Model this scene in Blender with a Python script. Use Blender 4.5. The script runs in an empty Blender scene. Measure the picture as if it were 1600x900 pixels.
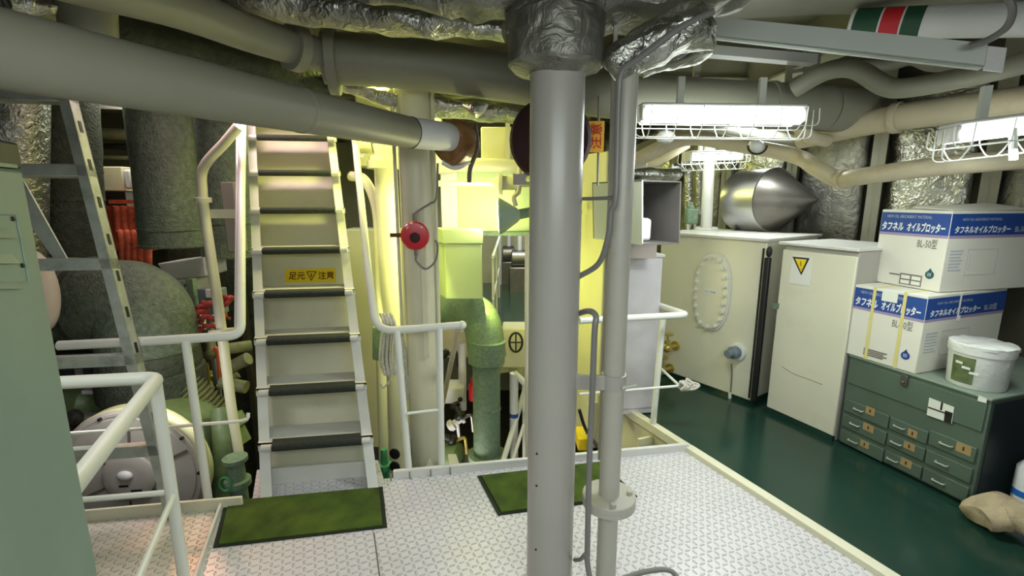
import bpy, bmesh, math, random
from mathutils import Vector, Matrix, noise

# ------------------------------------------------------------------ camera
F_PX = 740.0                       # focal length in pixels of the 1600x900 frame
CAM_Z = 1.5
TILT = math.atan(140.0 / F_PX)     # looking slightly down
ST, CT = math.sin(TILT), math.cos(TILT)
scene = bpy.context.scene
col = scene.collection
cam_data = bpy.data.cameras.new('camera')
cam_data.sensor_fit = 'HORIZONTAL'
cam_data.sensor_width = 36.0
cam_data.lens = 36.0 * F_PX / 1600.0
cam_data.clip_start = 0.02
cam_data.clip_end = 100
cam = bpy.data.objects.new('camera', cam_data)
cam.location = (0, 0, CAM_Z)
cam.rotation_euler = (math.pi / 2 - TILT, 0, 0)
col.objects.link(cam)
scene.camera = cam

# ------------------------------------------------------------------ light and exposure
scene.view_settings.view_transform = 'Standard'
scene.view_settings.look = 'None'
scene.view_settings.gamma = 1.0
scene.view_settings.exposure = 0.0
scene.view_settings.use_curve_mapping = False
world = bpy.data.worlds.new('world')
scene.world = world
world.use_nodes = True
wb = world.node_tree.nodes['Background']
wb.inputs[0].default_value = (0.80, 0.86, 0.80, 1)
wb.inputs[1].default_value = 0.11
try:
    scene.cycles.use_denoising = True
    scene.cycles.max_bounces = 8
    scene.cycles.sample_clamp_indirect = 4.0
except Exception:
    pass


def area(name, loc, target, size, size_y, power, color):
    d = bpy.data.lights.new(name, 'AREA')
    d.shape = 'RECTANGLE'
    d.size = size
    d.size_y = size_y
    d.energy = power
    d.color = color
    o = bpy.data.objects.new(name, d)
    o.location = loc
    o.rotation_euler = (Vector(target) - Vector(loc)).to_track_quat('-Z', 'Y').to_euler()
    col.objects.link(o)
    return o


def spot(name, loc, target, power, color, angle=100, blend=0.6, radius=0.05):
    d = bpy.data.lights.new(name, 'SPOT')
    d.energy = power
    d.color = color
    d.spot_size = math.radians(angle)
    d.spot_blend = blend
    d.shadow_soft_size = radius
    o = bpy.data.objects.new(name, d)
    o.location = loc
    o.rotation_euler = (Vector(target) - Vector(loc)).to_track_quat('-Z', 'Y').to_euler()
    col.objects.link(o)
    return o


COOL = (0.93, 1.0, 0.97)
YEL = (0.97, 1.0, 0.24)
# fluorescent rows of the compartment (behind and beside the photographer, and further in)
area('fluorescent_row_behind', (0.3, -0.3, 1.72), (0.38, 0.75, 0.0), 1.8, 0.5, 33, COOL)
area('fluorescent_row_left', (-1.5, 1.05, 1.45), (-1.3, 1.6, 0.0), 0.7, 0.3, 4.5, (0.95, 1.0, 0.92))
area('fluorescent_row_right', (1.0, 2.28, 1.72), (0.95, 1.9, 0.0), 0.75, 0.12, 16, COOL)
area('fluorescent_row_far_right', (1.75, 3.7, 2.05), (1.5, 3.3, 0.0), 0.6, 0.2, 20, COOL)
area('fluorescent_row_edge', (2.0, 1.86, 1.66), (1.6, 2.2, 0.0), 0.5, 0.12, 7, COOL)
area('engine_hall_light', (-0.4, 4.5, 2.3), (-0.3, 4.4, -1), 1.4, 0.8, 46, YEL)
area('engine_hall_light', (-0.78, 2.95, 2.3), (-0.6, 3.3, 0.5), 0.3, 0.25, 16, YEL)
area('engine_hall_light', (-0.12, 3.45, 0.9), (0.45, 3.7, 0.7), 0.3, 0.5, 7, YEL)  # added yellow light without a fixture, for the tall locker's left side
area('engine_hall_light', (-0.58, 3.06, 1.2), (-1.2, 3.2, 1.0), 0.25, 0.8, 7, YEL)  # added light hidden behind the cream column, brightens the pipes beside it
area('engine_hall_light', (-3.0, 3.75, 2.3), (-2.9, 3.9, 0.0), 0.8, 0.3, 9, (1.0, 0.9, 0.75))  # added warm light without a fixture, lifts the gear at far left
area('lower_deck_light', (-1.95, 2.32, 0.62), (-2.3, 2.75, -0.2), 0.5, 0.15, 3.5, (1.0, 0.98, 0.95))  # added light facing away from the camera, brightens the generator disc
area('engine_hall_light', (-2.2, 4.6, 2.2), (-2.2, 3.4, -0.6), 1.0, 0.6, 14, (0.95, 1.0, 0.75))
area('engine_hall_light', (0.2, 7.0, 2.1), (0.1, 6.5, -1), 1.0, 1.0, 45, COOL)
area('lower_deck_light', (-0.6, 3.1, -0.9), (-0.2, 4.0, -0.9), 0.5, 0.3, 10, (1.0, 0.97, 0.85))
area('upper_deck_lamp', (-1.7, 3.0, 2.42), (-1.45, 2.9, 0.9), 0.4, 0.2, 14, (1.0, 0.70, 0.80))
spot('added_uplight', (0.235, 3.0, 1.0), (-0.35, 1.9, 2.15), 26, (1.0, 0.98, 0.5), 48, 0.8)  # added spot hidden behind the grey column to tint the foil beam yellow
spot('warm_work_lamp', (-2.3, 3.0, 1.3), (-1.35, 1.95, 0.0), 30, (1.0, 0.42, 0.22), 30, 0.7)


# ------------------------------------------------------------------ pixel to place
def ray(u, v):
    x = (u - 800.0) / F_PX
    y = (450.0 - v) / F_PX
    return Vector((x, CT + y * ST, -ST + y * CT))


def W(u, v, Y):                    # the point seen at pixel u,v at distance Y ahead
    d = ray(u, v)
    t = Y / d.y
    return Vector((d.x * t, Y, CAM_Z + d.z * t))


def G(u, v, z=0.0):                # the point seen at pixel u,v at height z
    d = ray(u, v)
    t = (z - CAM_Z) / d.z
    return Vector((d.x * t, d.y * t, z))


def M(px, p):                      # px of the photograph in metres at place p
    return px * (p.y * CT - (p.z - CAM_Z) * ST) / F_PX


# ------------------------------------------------------------------ materials
def lin(c):
    c /= 255.0
    return c / 12.92 if c <= 0.04045 else ((c + 0.055) / 1.055) ** 2.4


def mat(name, rgb, rough=0.5, metal=0.0, var=0.08, scale=6.0, bump=0.0, bscale=40.0, kind='noise', dirt=None, dirt_amt=0.0):
    m = bpy.data.materials.new(name)
    m.use_nodes = True
    nt = m.node_tree
    b = nt.nodes['Principled BSDF']
    b.inputs['Roughness'].default_value = rough
    b.inputs['Metallic'].default_value = metal
    base = [lin(x) for x in rgb]
    tc = nt.nodes.new('ShaderNodeTexCoord')
    n = nt.nodes.new('ShaderNodeTexNoise')
    n.inputs['Scale'].default_value = scale
    n.inputs['Detail'].default_value = 6
    nt.links.new(tc.outputs['Object'], n.inputs['Vector'])
    r = nt.nodes.new('ShaderNodeValToRGB')
    r.color_ramp.elements[0].position = 0.3
    r.color_ramp.elements[1].position = 0.7
    r.color_ramp.elements[0].color = [min(1, c * (1 - var)) for c in base] + [1]
    r.color_ramp.elements[1].color = [min(1, c * (1 + var)) for c in base] + [1]
    nt.links.new(n.outputs['Fac'], r.inputs['Fac'])
    out = r.outputs['Color']
    if dirt:
        n2 = nt.nodes.new('ShaderNodeTexNoise')
        n2.inputs['Scale'].default_value = scale * 0.6
        n2.inputs['Detail'].default_value = 9
        n2.inputs['Roughness'].default_value = 0.7
        nt.links.new(tc.outputs['Object'], n2.inputs['Vector'])
        r2 = nt.nodes.new('ShaderNodeValToRGB')
        r2.color_ramp.elements[0].position = 0.52
        r2.color_ramp.elements[1].position = 0.72
        r2.color_ramp.elements[0].color = (0, 0, 0, 1)
        r2.color_ramp.elements[1].color = (dirt_amt, dirt_amt, dirt_amt, 1)
        nt.links.new(n2.outputs['Fac'], r2.inputs['Fac'])
        mx = nt.nodes.new('ShaderNodeMix')
        mx.data_type = 'RGBA'
        nt.links.new(r2.outputs['Color'], mx.inputs[0])
        nt.links.new(out, mx.inputs[6])
        mx.inputs[7].default_value = [lin(x) for x in dirt] + [1]
        out = mx.outputs[2]
    nt.links.new(out, b.inputs['Base Color'])
    if bump:
        bp = nt.nodes.new('ShaderNodeBump')
        bp.inputs['Strength'].default_value = bump
        bp.inputs['Distance'].default_value = 0.02
        if kind == 'crinkle':
            t = nt.nodes.new('ShaderNodeTexNoise')
            t.inputs['Scale'].default_value = bscale
            t.inputs['Detail'].default_value = 3
            t.inputs['Distortion'].default_value = 1.6
            nt.links.new(tc.outputs['Object'], t.inputs['Vector'])
            nt.links.new(t.outputs['Fac'], bp.inputs['Height'])
        else:
            t = nt.nodes.new('ShaderNodeTexNoise')
            t.inputs['Scale'].default_value = bscale
            t.inputs['Detail'].default_value = 4
            nt.links.new(tc.outputs['Object'], t.inputs['Vector'])
            nt.links.new(t.outputs['Fac'], bp.inputs['Height'])
        nt.links.new(bp.outputs['Normal'], b.inputs['Normal'])
    return m


def glow(name, rgb, strength):
    m = bpy.data.materials.new(name)
    m.use_nodes = True
    b = m.node_tree.nodes['Principled BSDF']
    b.inputs['Base Color'].default_value = (0.8, 0.8, 0.8, 1)
    b.inputs['Emission Color'].default_value = [lin(x) for x in rgb] + [1]
    b.inputs['Emission Strength'].default_value = strength
    return m


def chequer(name, rgb):            # painted tread plate: raised bars turned against each other cell by cell
    m = mat(name, rgb, rough=0.30, var=0.05, scale=3.0, dirt=(180, 172, 165), dirt_amt=0.25)
    nt = m.node_tree
    N, L = nt.nodes, nt.links
    b = N['Principled BSDF']

    def math_(op, a, c=None):
        n = N.new('ShaderNodeMath')
        n.operation = op
        for i, x in enumerate((a, c)):
            if x is None:
                continue
            if isinstance(x, (int, float)):
                n.inputs[i].default_value = x
            else:
                L.new(x, n.inputs[i])
        return n.outputs[0]
    tc = N.new('ShaderNodeTexCoord')
    mp = N.new('ShaderNodeMapping')
    mp.inputs['Rotation'].default_value = (0, 0, math.radians(21))
    mp.inputs['Scale'].default_value = (34, 34, 34)
    L.new(tc.outputs['Object'], mp.inputs['Vector'])
    sp = N.new('ShaderNodeSeparateXYZ')
    L.new(mp.outputs['Vector'], sp.inputs[0])
    x, y = sp.outputs[0], sp.outputs[1]
    cx = math_('FLOOR', x)
    cy = math_('FLOOR', y)
    par = math_('FLOORED_MODULO', math_('ADD', cx, cy), 2.0)
    sgn = math_('SUBTRACT', math_('MULTIPLY', par, 2.0), 1.0)
    fx = math_('SUBTRACT', math_('SUBTRACT', x, cx), 0.5)
    fy = math_('SUBTRACT', math_('SUBTRACT', y, cy), 0.5)
    al = math_('ADD', fx, math_('MULTIPLY', fy, sgn))
    ac = math_('SUBTRACT', fx, math_('MULTIPLY', fy, sgn))
    d = math_('ADD', math_('POWER', math_('MULTIPLY', al, 1.12), 2.0), math_('POWER', math_('MULTIPLY', ac, 3.0), 2.0))
    h = N.new('ShaderNodeMapRange')
    h.inputs[1].default_value = 0.15
    h.inputs[2].default_value = 0.55
    h.inputs[3].default_value = 1.0
    h.inputs[4].default_value = 0.0
    L.new(d, h.inputs[0])
    bp = N.new('ShaderNodeBump')
    bp.inputs['Strength'].default_value = 1.0
    bp.inputs['Distance'].default_value = 0.006
    L.new(h.outputs[0], bp.inputs['Height'])
    L.new(bp.outputs['Normal'], b.inputs['Normal'])
    return m


MT = {}
def dm(key, *a, **k):
    MT[key] = mat(key, *a, **k)

dm('white_paint', (212, 212, 206), 0.42, var=0.03, scale=3, dirt=(165, 150, 125), dirt_amt=0.25)
dm('rail_paint', (222, 224, 214), 0.38, var=0.03, scale=5)
dm('cream_paint', (214, 211, 186), 0.42, var=0.04, scale=3, dirt=(170, 155, 120), dirt_amt=0.3)
dm('tank_paint', (216, 214, 190), 0.45, var=0.03, scale=2.0, dirt=(178, 165, 130), dirt_amt=0.35)
dm('grey_paint', (164, 161, 153), 0.32, var=0.03, scale=4)
dm('pipe_grey', (136, 135, 118), 0.5, var=0.05, scale=3, dirt=(110, 100, 82), dirt_amt=0.4)
dm('pipe_cream', (196, 186, 158), 0.5, var=0.06, scale=5, dirt=(140, 115, 85), dirt_amt=0.45)
dm('sleeve_white', (215, 216, 214), 0.6, var=0.03, bump=0.15, bscale=90)
dm('brown_tape', (128, 90, 52), 0.35, var=0.3, scale=14, dirt=(180, 160, 120), dirt_amt=0.6, bump=0.3, bscale=18, kind='crinkle')
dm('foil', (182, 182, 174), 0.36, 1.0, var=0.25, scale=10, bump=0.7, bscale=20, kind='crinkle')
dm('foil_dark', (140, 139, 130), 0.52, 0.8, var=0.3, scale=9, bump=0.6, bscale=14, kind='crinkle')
dm('polished_steel', (215, 213, 218), 0.34, 1.0, var=0.05)
dm('dull_steel', (120, 116, 110), 0.4, 0.8, var=0.12, scale=10)
dm('aluminium', (178, 184, 174), 0.4, 0.3, var=0.12, scale=20, dirt=(80, 90, 80), dirt_amt=0.5)
dm('lagging', (92, 104, 88), 0.62, 0.15, var=0.32, scale=30, bump=0.55, bscale=70)
dm('lagging_dark', (58, 64, 52), 0.7, 0.1, var=0.35, scale=24, bump=0.55, bscale=60)
dm('lagging_green', (112, 134, 110), 0.6, 0.0, var=0.22, scale=45, bump=0.3, bscale=90)
dm('locker_green', (140, 160, 144), 0.36, var=0.07, scale=4)
dm('black_panel', (38, 46, 50), 0.45)
dm('deck_green', (28, 56, 46), 0.2, var=0.16, scale=1.6, dirt=(20, 60, 45), dirt_amt=0.5)
dm('cabinet_green', (82, 98, 84), 0.5, var=0.1, scale=5)
dm('cabinet_top', (122, 136, 122), 0.4, var=0.08, scale=5)
dm('black', (22, 22, 22), 0.55, var=0.1)
dm('grip_black', (42, 48, 40), 0.85, var=0.25, scale=70, bump=0.4, bscale=160)
dm('mat_green', (86, 112, 28), 0.95, var=0.38, scale=9, bump=1.0, bscale=260)
dm('mat_edge', (26, 36, 18), 0.9, var=0.2)
dm('sign_yellow', (240, 208, 34), 0.5, var=0.03)
dm('sign_orange', (240, 178, 30), 0.5, var=0.03)
dm('sign_white', (222, 224, 214), 0.5, var=0.02)
dm('ink_black', (30, 26, 20), 0.6, var=0.0)
dm('ink_brown', (92, 50, 14), 0.6, var=0.0)
dm('ink_red', (200, 40, 24), 0.6, var=0.0)
dm('ink_grey', (120, 114, 108), 0.7, var=0.0)
dm('ink_pale', (178, 182, 188), 0.7, var=0.0)
dm('ink_white', (235, 236, 232), 0.6, var=0.0)
dm('box_card', (218, 216, 202), 0.75, var=0.03, scale=3)
dm('box_blue', (30, 70, 142), 0.6, var=0.06, scale=5)
dm('box_violet', (158, 140, 172), 0.7, var=0.03)
dm('band_yellow', (212, 202, 128), 0.4, var=0.03)
dm('emblem_teal', (36, 88, 92), 0.6, var=0.03)
dm('plastic_white', (216, 218, 212), 0.25, var=0.04, scale=20, bump=0.25, bscale=25)
dm('label_green', (92, 104, 66), 0.4, var=0.35, scale=18)
dm('paper_tan', (160, 138, 92), 0.7, var=0.08, scale=20)
dm('alarm_red', (190, 22, 40), 0.3, var=0.06)
dm('drum_maroon', (48, 5, 12), 0.7, var=0.1)
dm('band_red', (190, 28, 40), 0.45, var=0.03)
dm('band_green', (28, 72, 48), 0.45, var=0.03)
dm('box_lime', (196, 214, 160), 0.45, var=0.03, scale=4)
dm('orange_red', (205, 92, 62), 0.5, var=0.25, scale=14, bump=0.4, bscale=30)
dm('rag_red', (150, 52, 48), 0.8, var=0.5, scale=30)
dm('machine_white', (214, 210, 214), 0.4, var=0.06, scale=8)
dm('machine_green', (104, 122, 84), 0.45, var=0.18, scale=12)
dm('machine_olive', (112, 114, 82), 0.5, var=0.25, scale=14)
dm('valve_green', (70, 150, 96), 0.4, var=0.1, scale=10)
dm('disc_grey', (178, 172, 166), 0.5, var=0.08, scale=6, dirt=(130, 118, 104), dirt_amt=0.5)
dm('rim_lit_tone', (200, 200, 158), 0.45, var=0.05)  # yellow light on the generator rim is put into this colour
dm('groove', (98, 92, 86), 0.7, var=0.05)
dm('brass', (190, 170, 90), 0.3, 0.6, var=0.15, scale=20)
dm('rope', (206, 202, 190), 0.9, var=0.15, scale=60, bump=0.6, bscale=120)
dm('cloth_sack', (176, 160, 128), 0.9, var=0.25, scale=9, bump=0.4, bscale=40)
dm('cable_grey', (118, 116, 112), 0.4, var=0.06)
dm('knob_grey', (110, 122, 130), 0.5, var=0.06)
dm('hull_dark', (70, 66, 52), 0.8, var=0.3, scale=3)
dm('ceiling_paint', (128, 126, 112), 0.65, var=0.12, scale=2, dirt=(80, 70, 55), dirt_amt=0.5)
dm('hall_cream', (206, 202, 168), 0.55, var=0.08, scale=2)
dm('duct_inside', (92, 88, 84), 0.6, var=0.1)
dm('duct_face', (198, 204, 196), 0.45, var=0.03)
dm('blue_plastic', (40, 110, 190), 0.4)
dm('pipe_pink', (180, 168, 160), 0.5, var=0.08)
dm('standpipe_paint', (172, 169, 158), 0.36, var=0.05, scale=4, dirt=(140, 132, 115), dirt_amt=0.4)
MT['plate_white'] = chequer('plate_white', (206, 204, 207))
MT['plate_left'] = chequer('plate_left', (206, 198, 186))
MT['tube_light'] = glow('tube_light', (246, 255, 250), 9.0)
MT['lens_light'] = glow('lens_light', (255, 255, 205), 14.0)

# ------------------------------------------------------------------ geometry helpers
ORG = {}


def catmull(pts, sub=6):
    P = [Vector(p) for p in pts]
    if len(P) < 3:
        return P
    out = []
    for i in range(len(P) - 1):
        p0 = P[i - 1] if i else P[0] * 2 - P[1]
        p1, p2 = P[i], P[i + 1]
        p3 = P[i + 2] if i + 2 < len(P) else P[-1] * 2 - P[-2]
        for k in range(sub):
            t = k / sub
            out.append(0.5 * (2 * p1 + (p2 - p0) * t + (2 * p0 - 5 * p1 + 4 * p2 - p3) * t * t + (3 * p1 - p0 - 3 * p2 + p3) * t ** 3))
    out.append(P[-1])
    return out


def fillet(pts, rad, n=6):         # a bent pipe: straight runs joined by arcs
    P = [Vector(p) for p in pts]
    out = [P[0]]
    for i in range(1, len(P) - 1):
        a, b, c = P[i - 1], P[i], P[i + 1]
        la, lc = (a - b).length, (c - b).length
        r = min(rad, la * 0.49, lc * 0.49)
        s, e = b + (a - b).normalized() * r, b + (c - b).normalized() * r
        for k in range(n + 1):
            t = k / n
            out.append(s * (1 - t) ** 2 + b * 2 * t * (1 - t) + e * t * t)
    out.append(P[-1])
    return out


class MB:
    def __init__(self):
        self.v, self.f = [], []

    def poly(self, vs, fs):
        o = len(self.v)
        self.v += [Vector(p) for p in vs]
        self.f += [tuple(i + o for i in f) for f in fs]
        return self

    def hexa(self, a, b):          # two matching quads
        return self.poly(list(a) + list(b), [(0, 3, 2, 1), (4, 5, 6, 7), (0, 1, 5, 4), (1, 2, 6, 5), (2, 3, 7, 6), (3, 0, 4, 7)])

    def box(self, o, x, y, z):     # corner and three edge vectors
        o, x, y, z = Vector(o), Vector(x), Vector(y), Vector(z)
        return self.hexa([o, o + x, o + x + y, o + y], [o + z, o + x + z, o + x + y + z, o + y + z])

    def cbox(self, c, sx, sy, sz, ax=None):   # centred box, ax = heading of x in plan
        c = Vector(c)
        x = Vector(ax).normalized() if ax is not None else Vector((1, 0, 0))
        y = Vector((-x.y, x.x, 0))
        z = Vector((0, 0, 1))
        return self.box(c - x * sx / 2 - y * sy / 2 - z * sz / 2, x * sx, y * sy, z * sz)

    def prism(self, pts, ext):
        n = len(pts)
        ext = Vector(ext)
        P = [Vector(p) for p in pts]
        fs = [tuple(range(n - 1, -1, -1)), tuple(range(n, 2 * n))]
        fs += [(i, (i + 1) % n, n + (i + 1) % n, n + i) for i in range(n)]
        return self.poly(P + [p + ext for p in P], fs)

    def tube(self, pts, r, seg=12, cap=True, squash=None):
        P = [Vector(p) for p in pts]
        n = len(P)
        R = list(r) if isinstance(r, (list, tuple)) else [r] * n
        t = (P[1] - P[0]).normalized()
        up = Vector((0, 0, 1)) if abs(t.z) < 0.9 else Vector((1, 0, 0))
        nx = t.cross(up).normalized()
        vs, fs = [], []
        for i in range(n):
            if i == 0:
                d = P[1] - P[0]
            elif i == n - 1:
                d = P[-1] - P[-2]
            else:
                d = (P[i + 1] - P[i]).normalized() + (P[i] - P[i - 1]).normalized()
            if d.length < 1e-9:
                d = t
            d.normalize()
            nx = (nx - d * nx.dot(d))
            if nx.length < 1e-6:
                nx = d.orthogonal()
            nx.normalize()
            ny = d.cross(nx)
            for k in range(seg):
                a = 2 * math.pi * k / seg
                vs.append(P[i] + nx * (math.cos(a) * R[i]) + ny * (math.sin(a) * R[i] * (squash or 1)))
        for i in range(n - 1):
            for k in range(seg):
                k2 = (k + 1) % seg
                fs.append((i * seg + k, i * seg + k2, (i + 1) * seg + k2, (i + 1) * seg + k))
        if cap:
            fs.append(tuple(range(seg - 1, -1, -1)))
            fs.append(tuple((n - 1) * seg + k for k in range(seg)))
        return self.poly(vs, fs)

    def cyl(self, a, b, r, seg=16):
        return self.tube([a, b], r, seg)

    def lathe(self, o, axis, prof, seg=24):   # prof: (distance along the axis, radius)
        o, ax = Vector(o), Vector(axis).normalized()
        nx = ax.orthogonal().normalized()
        ny = ax.cross(nx)
        n = len(prof)
        vs, fs = [], []
        for h, r in prof:
            for k in range(seg):
                a = 2 * math.pi * k / seg
                vs.append(o + ax * h + (nx * math.cos(a) + ny * math.sin(a)) * max(r, 1e-4))
        for i in range(n - 1):
            for k in range(seg):
                k2 = (k + 1) % seg
                fs.append((i * seg + k, i * seg + k2, (i + 1) * seg + k2, (i + 1) * seg + k))
        fs.append(tuple(range(seg - 1, -1, -1)))
        fs.append(tuple((n - 1) * seg + k for k in range(seg)))
        return self.poly(vs, fs)

    def ball(self, c, r, sx=1, sy=1, sz=1, seg=12, rings=8):
        c = Vector(c)
        vs, fs = [], []
        for i in range(1, rings):
            th = math.pi * i / rings
            for k in range(seg):
                a = 2 * math.pi * k / seg
                vs.append(c + Vector((math.sin(th) * math.cos(a) * r * sx, math.sin(th) * math.sin(a) * r * sy, math.cos(th) * r * sz)))
        top, bot = len(vs), len(vs) + 1
        vs += [c + Vector((0, 0, r * sz)), c - Vector((0, 0, r * sz))]
        for i in range(rings - 2):
            for k in range(seg):
                k2 = (k + 1) % seg
                fs.append((i * seg + k, (i + 1) * seg + k, (i + 1) * seg + k2, i * seg + k2))
        for k in range(seg):
            k2 = (k + 1) % seg
            fs.append((top, k, k2))
            fs.append((bot, (rings - 2) * seg + k2, (rings - 2) * seg + k))
        return self.poly(vs, fs)

    def jitter(self, amt, scale=8.0, seed=0):
        off = Vector((seed * 3.1, seed * 7.7, seed * 1.3))
        for i, p in enumerate(self.v):
            self.v[i] = p + noise.noise_vector(p * scale + off) * amt
        return self

    def build(self, name, m, parent=None, bevel=0.0, sharp=35, flat=False, label=None, sub=0):
        if parent is not None:
            org = ORG[parent.name]
        else:
            xs, ys, zs = [p.x for p in self.v], [p.y for p in self.v], [p.z for p in self.v]
            org = Vector(((min(xs) + max(xs)) / 2, (min(ys) + max(ys)) / 2, min(zs)))
        me = bpy.data.meshes.new(name)
        me.from_pydata([p - org for p in self.v], [], self.f)
        bm = bmesh.new()
        bm.from_mesh(me)
        bmesh.ops.recalc_face_normals(bm, faces=bm.faces)
        bm.to_mesh(me)
        bm.free()
        me.materials.append(MT[m] if isinstance(m, str) else m)
        if not flat:
            me.polygons.foreach_set('use_smooth', [True] * len(me.polygons))
            me.set_sharp_from_angle(angle=math.radians(sharp))
        o = bpy.data.objects.new(name, me)
        col.objects.link(o)
        if parent is not None:
            o.parent = parent
        else:
            o.location = org
        ORG[o.name] = org
        if bevel:
            b = o.modifiers.new('bevel', 'BEVEL')
            b.width = bevel
            b.segments = 2
            b.limit_method = 'ANGLE'
        if sub:
            s = o.modifiers.new('sub', 'SUBSURF')
            s.levels = sub
            s.render_levels = sub
        if label:
            o['label'] = label
        return o


def tag(o, label, cat, group=None, kind=None):
    o['label'] = label
    o['category'] = cat
    if group:
        o['group'] = group
    if kind:
        o['kind'] = kind
    return o


def thing(name, loc, label, cat, group=None):
    o = bpy.data.objects.new(name, None)
    o.empty_display_size = 0.1
    o.location = loc
    col.objects.link(o)
    ORG[o.name] = Vector(loc)
    return tag(o, label, cat, group)


def structure(o, label=None):
    o['kind'] = 'structure'
    if label:
        o['label'] = label
        o['category'] = 'structure'
    return o


def writing(body, o, x, up, size, m, parent, name='lettering', squeeze=1.0, shear=0.0, align='LEFT', bold=0.0):
    """letters lying on a face: o = baseline start, x = writing direction, up = letter height direction"""
    c = bpy.data.curves.new('letters', 'FONT')
    c.body = body
    c.size = size
    c.align_x = align
    c.shear = shear
    c.offset = bold * size
    c.resolution_u = 2
    t = bpy.data.objects.new('letters', c)
    col.objects.link(t)
    bpy.context.view_layer.update()
    me = bpy.data.meshes.new_from_object(t.evaluated_get(bpy.context.evaluated_depsgraph_get()))
    bpy.data.objects.remove(t)
    x, up = Vector(x).normalized(), Vector(up).normalized()
    o = Vector(o)
    vs = [o + x * (v.co.x * squeeze) + up * v.co.y for v in me.vertices]
    fs = [tuple(p.vertices) for p in me.polygons]
    bpy.data.meshes.remove(me)
    b = MB()
    b.poly(vs, fs)
    return b.build(name, m, parent, flat=True)


def copy_tree(o, delta=None, parent=None):
    c = o.copy()
    col.objects.link(c)
    if parent is not None:
        c.parent = parent
    elif delta is not None:
        c.location = Vector(o.location) + Vector(delta)
    ORG[c.name] = Vector(c.location)
    for ch in list(o.children):
        copy_tree(ch, None, c)
    return c


def flange(p, axis, r, t=0.02, bolts=8, hole=None):
    """a pipe flange with bolt heads"""
    ax = Vector(axis).normalized()
    p = Vector(p)
    b = MB()
    b.lathe(p - ax * t, ax, [(0, r * 0.97), (0.003, r), (t - 0.002, r), (t - 0.001, r * 0.985), (t + 0.001, r * 0.985), (t + 0.002, r), (2 * t - 0.003, r), (2 * t, r * 0.97)], 28)
    nx = ax.orthogonal().normalized()
    ny = ax.cross(nx)
    for k in range(bolts):
        a = 2 * math.pi * (k + 0.5) / bolts
        c = p + (nx * math.cos(a) + ny * math.sin(a)) * r * 0.78
        b.tube([c - ax * (t + 0.012), c + ax * (t + 0.012)], r * 0.11, 6)
    return b


# ------------------------------------------------------------------ the setting
A = Vector((-0.405, 0.914, 0)).normalized()       # fore-aft edges of the platform, away from the photographer
Bv = Vector((0.6327, 0.0980, 0)).normalized()     # athwart edges of the platform
Z = Vector((0, 0, 1))
CR = G(1075, 703)
CL = G(600, 748)
NR = G(1380, 900)
edge = (NR - CR).normalized()
NRR = NR + edge * 1.7
LB0 = G(346, 794)                                  # flat bar between the two tread plates
LB1 = G(310, 897)
ldir = (LB1 - LB0).normalized()
SL, SR = G(398, 778), G(600, 760)                  # foot of the stair

b = MB()
st_b = A * 0.28
b.prism([NRR, NR, CR, CL, SR + Bv * 0.01, SR + Bv * 0.01 + st_b, SL - Bv * 0.01 + st_b, SL - Bv * 0.01, LB0, LB0 + ldir * 2.2], (0, 0, -0.012))
structure(b.build('floor_platform', 'plate_white', sharp=20), 'white painted tread plate platform in the foreground')
b = MB()
lb_back = LB0 - Bv * 2.2
b.prism([LB0 + ldir * 2.2, LB0, lb_back, lb_back + ldir * 2.2], (0, 0, -0.012))
structure(b.build('floor_landing', 'plate_left', sharp=20), 'narrow tread plate landing left of the green mat')
# green deck to the right with its edge girder
far_edge = CR - edge * 6.3
b = MB()
b.prism([NRR, far_edge, Vector((6, 8.6, 0)), Vector((6, 0.1, 0))], (0, 0, -0.04))
structure(b.build('floor_deck', 'deck_green', sharp=20), 'glossy dark green painted deck on the right')
b = MB()
b.box(CR - edge * 0.02 + Vector((0, 0, -0.45)), -edge * 6, Vector((0.02, 0.008, 0)), (0, 0, 0.40))
for k in range(9):
    b.box(CR - edge * (0.3 + 0.6 * k) + Vector((-0.01, 0, -0.44)), -edge * 0.02, Vector((-0.10, -0.04, 0)), (0, 0, 0.38))
structure(b.build('trim_deck_girder', 'hall_cream'), 'cream girder carrying the edge of the green deck')
# toe plates round the platform
def toe(name, p, q, h, w, m, label, out=None):
    d = (q - p).normalized()
    n = Vector((-d.y, d.x, 0))
    bb = MB()
    bb.box(p - n * w / 2 + Vector((0, 0, -0.03)), q - p, n * w, (0, 0, h + 0.03))
    o = bb.build(name, m, bevel=0.004)
    return structure(o, label)
toe('trim_back', CL + Bv * 0.05, CR, 0.045, 0.025, 'white_paint', 'white toe plate along the back of the platform')
toe('trim_right', CR, NRR, 0.030, 0.055, 'cream_paint', 'cream raised edge between platform and green deck')
toe('trim_deck_edge', CR, far_edge, 0.030, 0.05, 'cream_paint', 'cream raised edge of the green deck along the opening')
toe('trim_divider', LB0, LB0 + ldir * 2.2, 0.035, 0.014, 'white_paint', 'thin upright flat bar between platform and landing')
toe('trim_landing_back', LB0 + Bv * 0.10, lb_back, 0.055, 0.016, 'cream_paint', 'brownish white toe plate along the back of the landing')
for u_, v_ in ((612, 749), (641, 746), (674, 742), (704, 739), (930, 716), (1000, 709)):
    p_ = G(u_, v_)
    structure(MB().tube([p_ + Vector((0, -0.012, 0.0)), p_ + Vector((0, -0.012, 0.04))], 0.004, 6).build('trim_stud', 'pipe_grey'), 'small welded stud on the white toe plate')
seam0, seam1 = G(583, 832), G(592, 900)
b = MB()
sd = (seam1 - seam0).normalized()
b.box(seam0, sd * 2.2, Vector((0.006, 0, 0)), (0, 0, 0.0012))
structure(b.build('trim_seam', 'groove'), 'plate joint crossing the platform')

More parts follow.
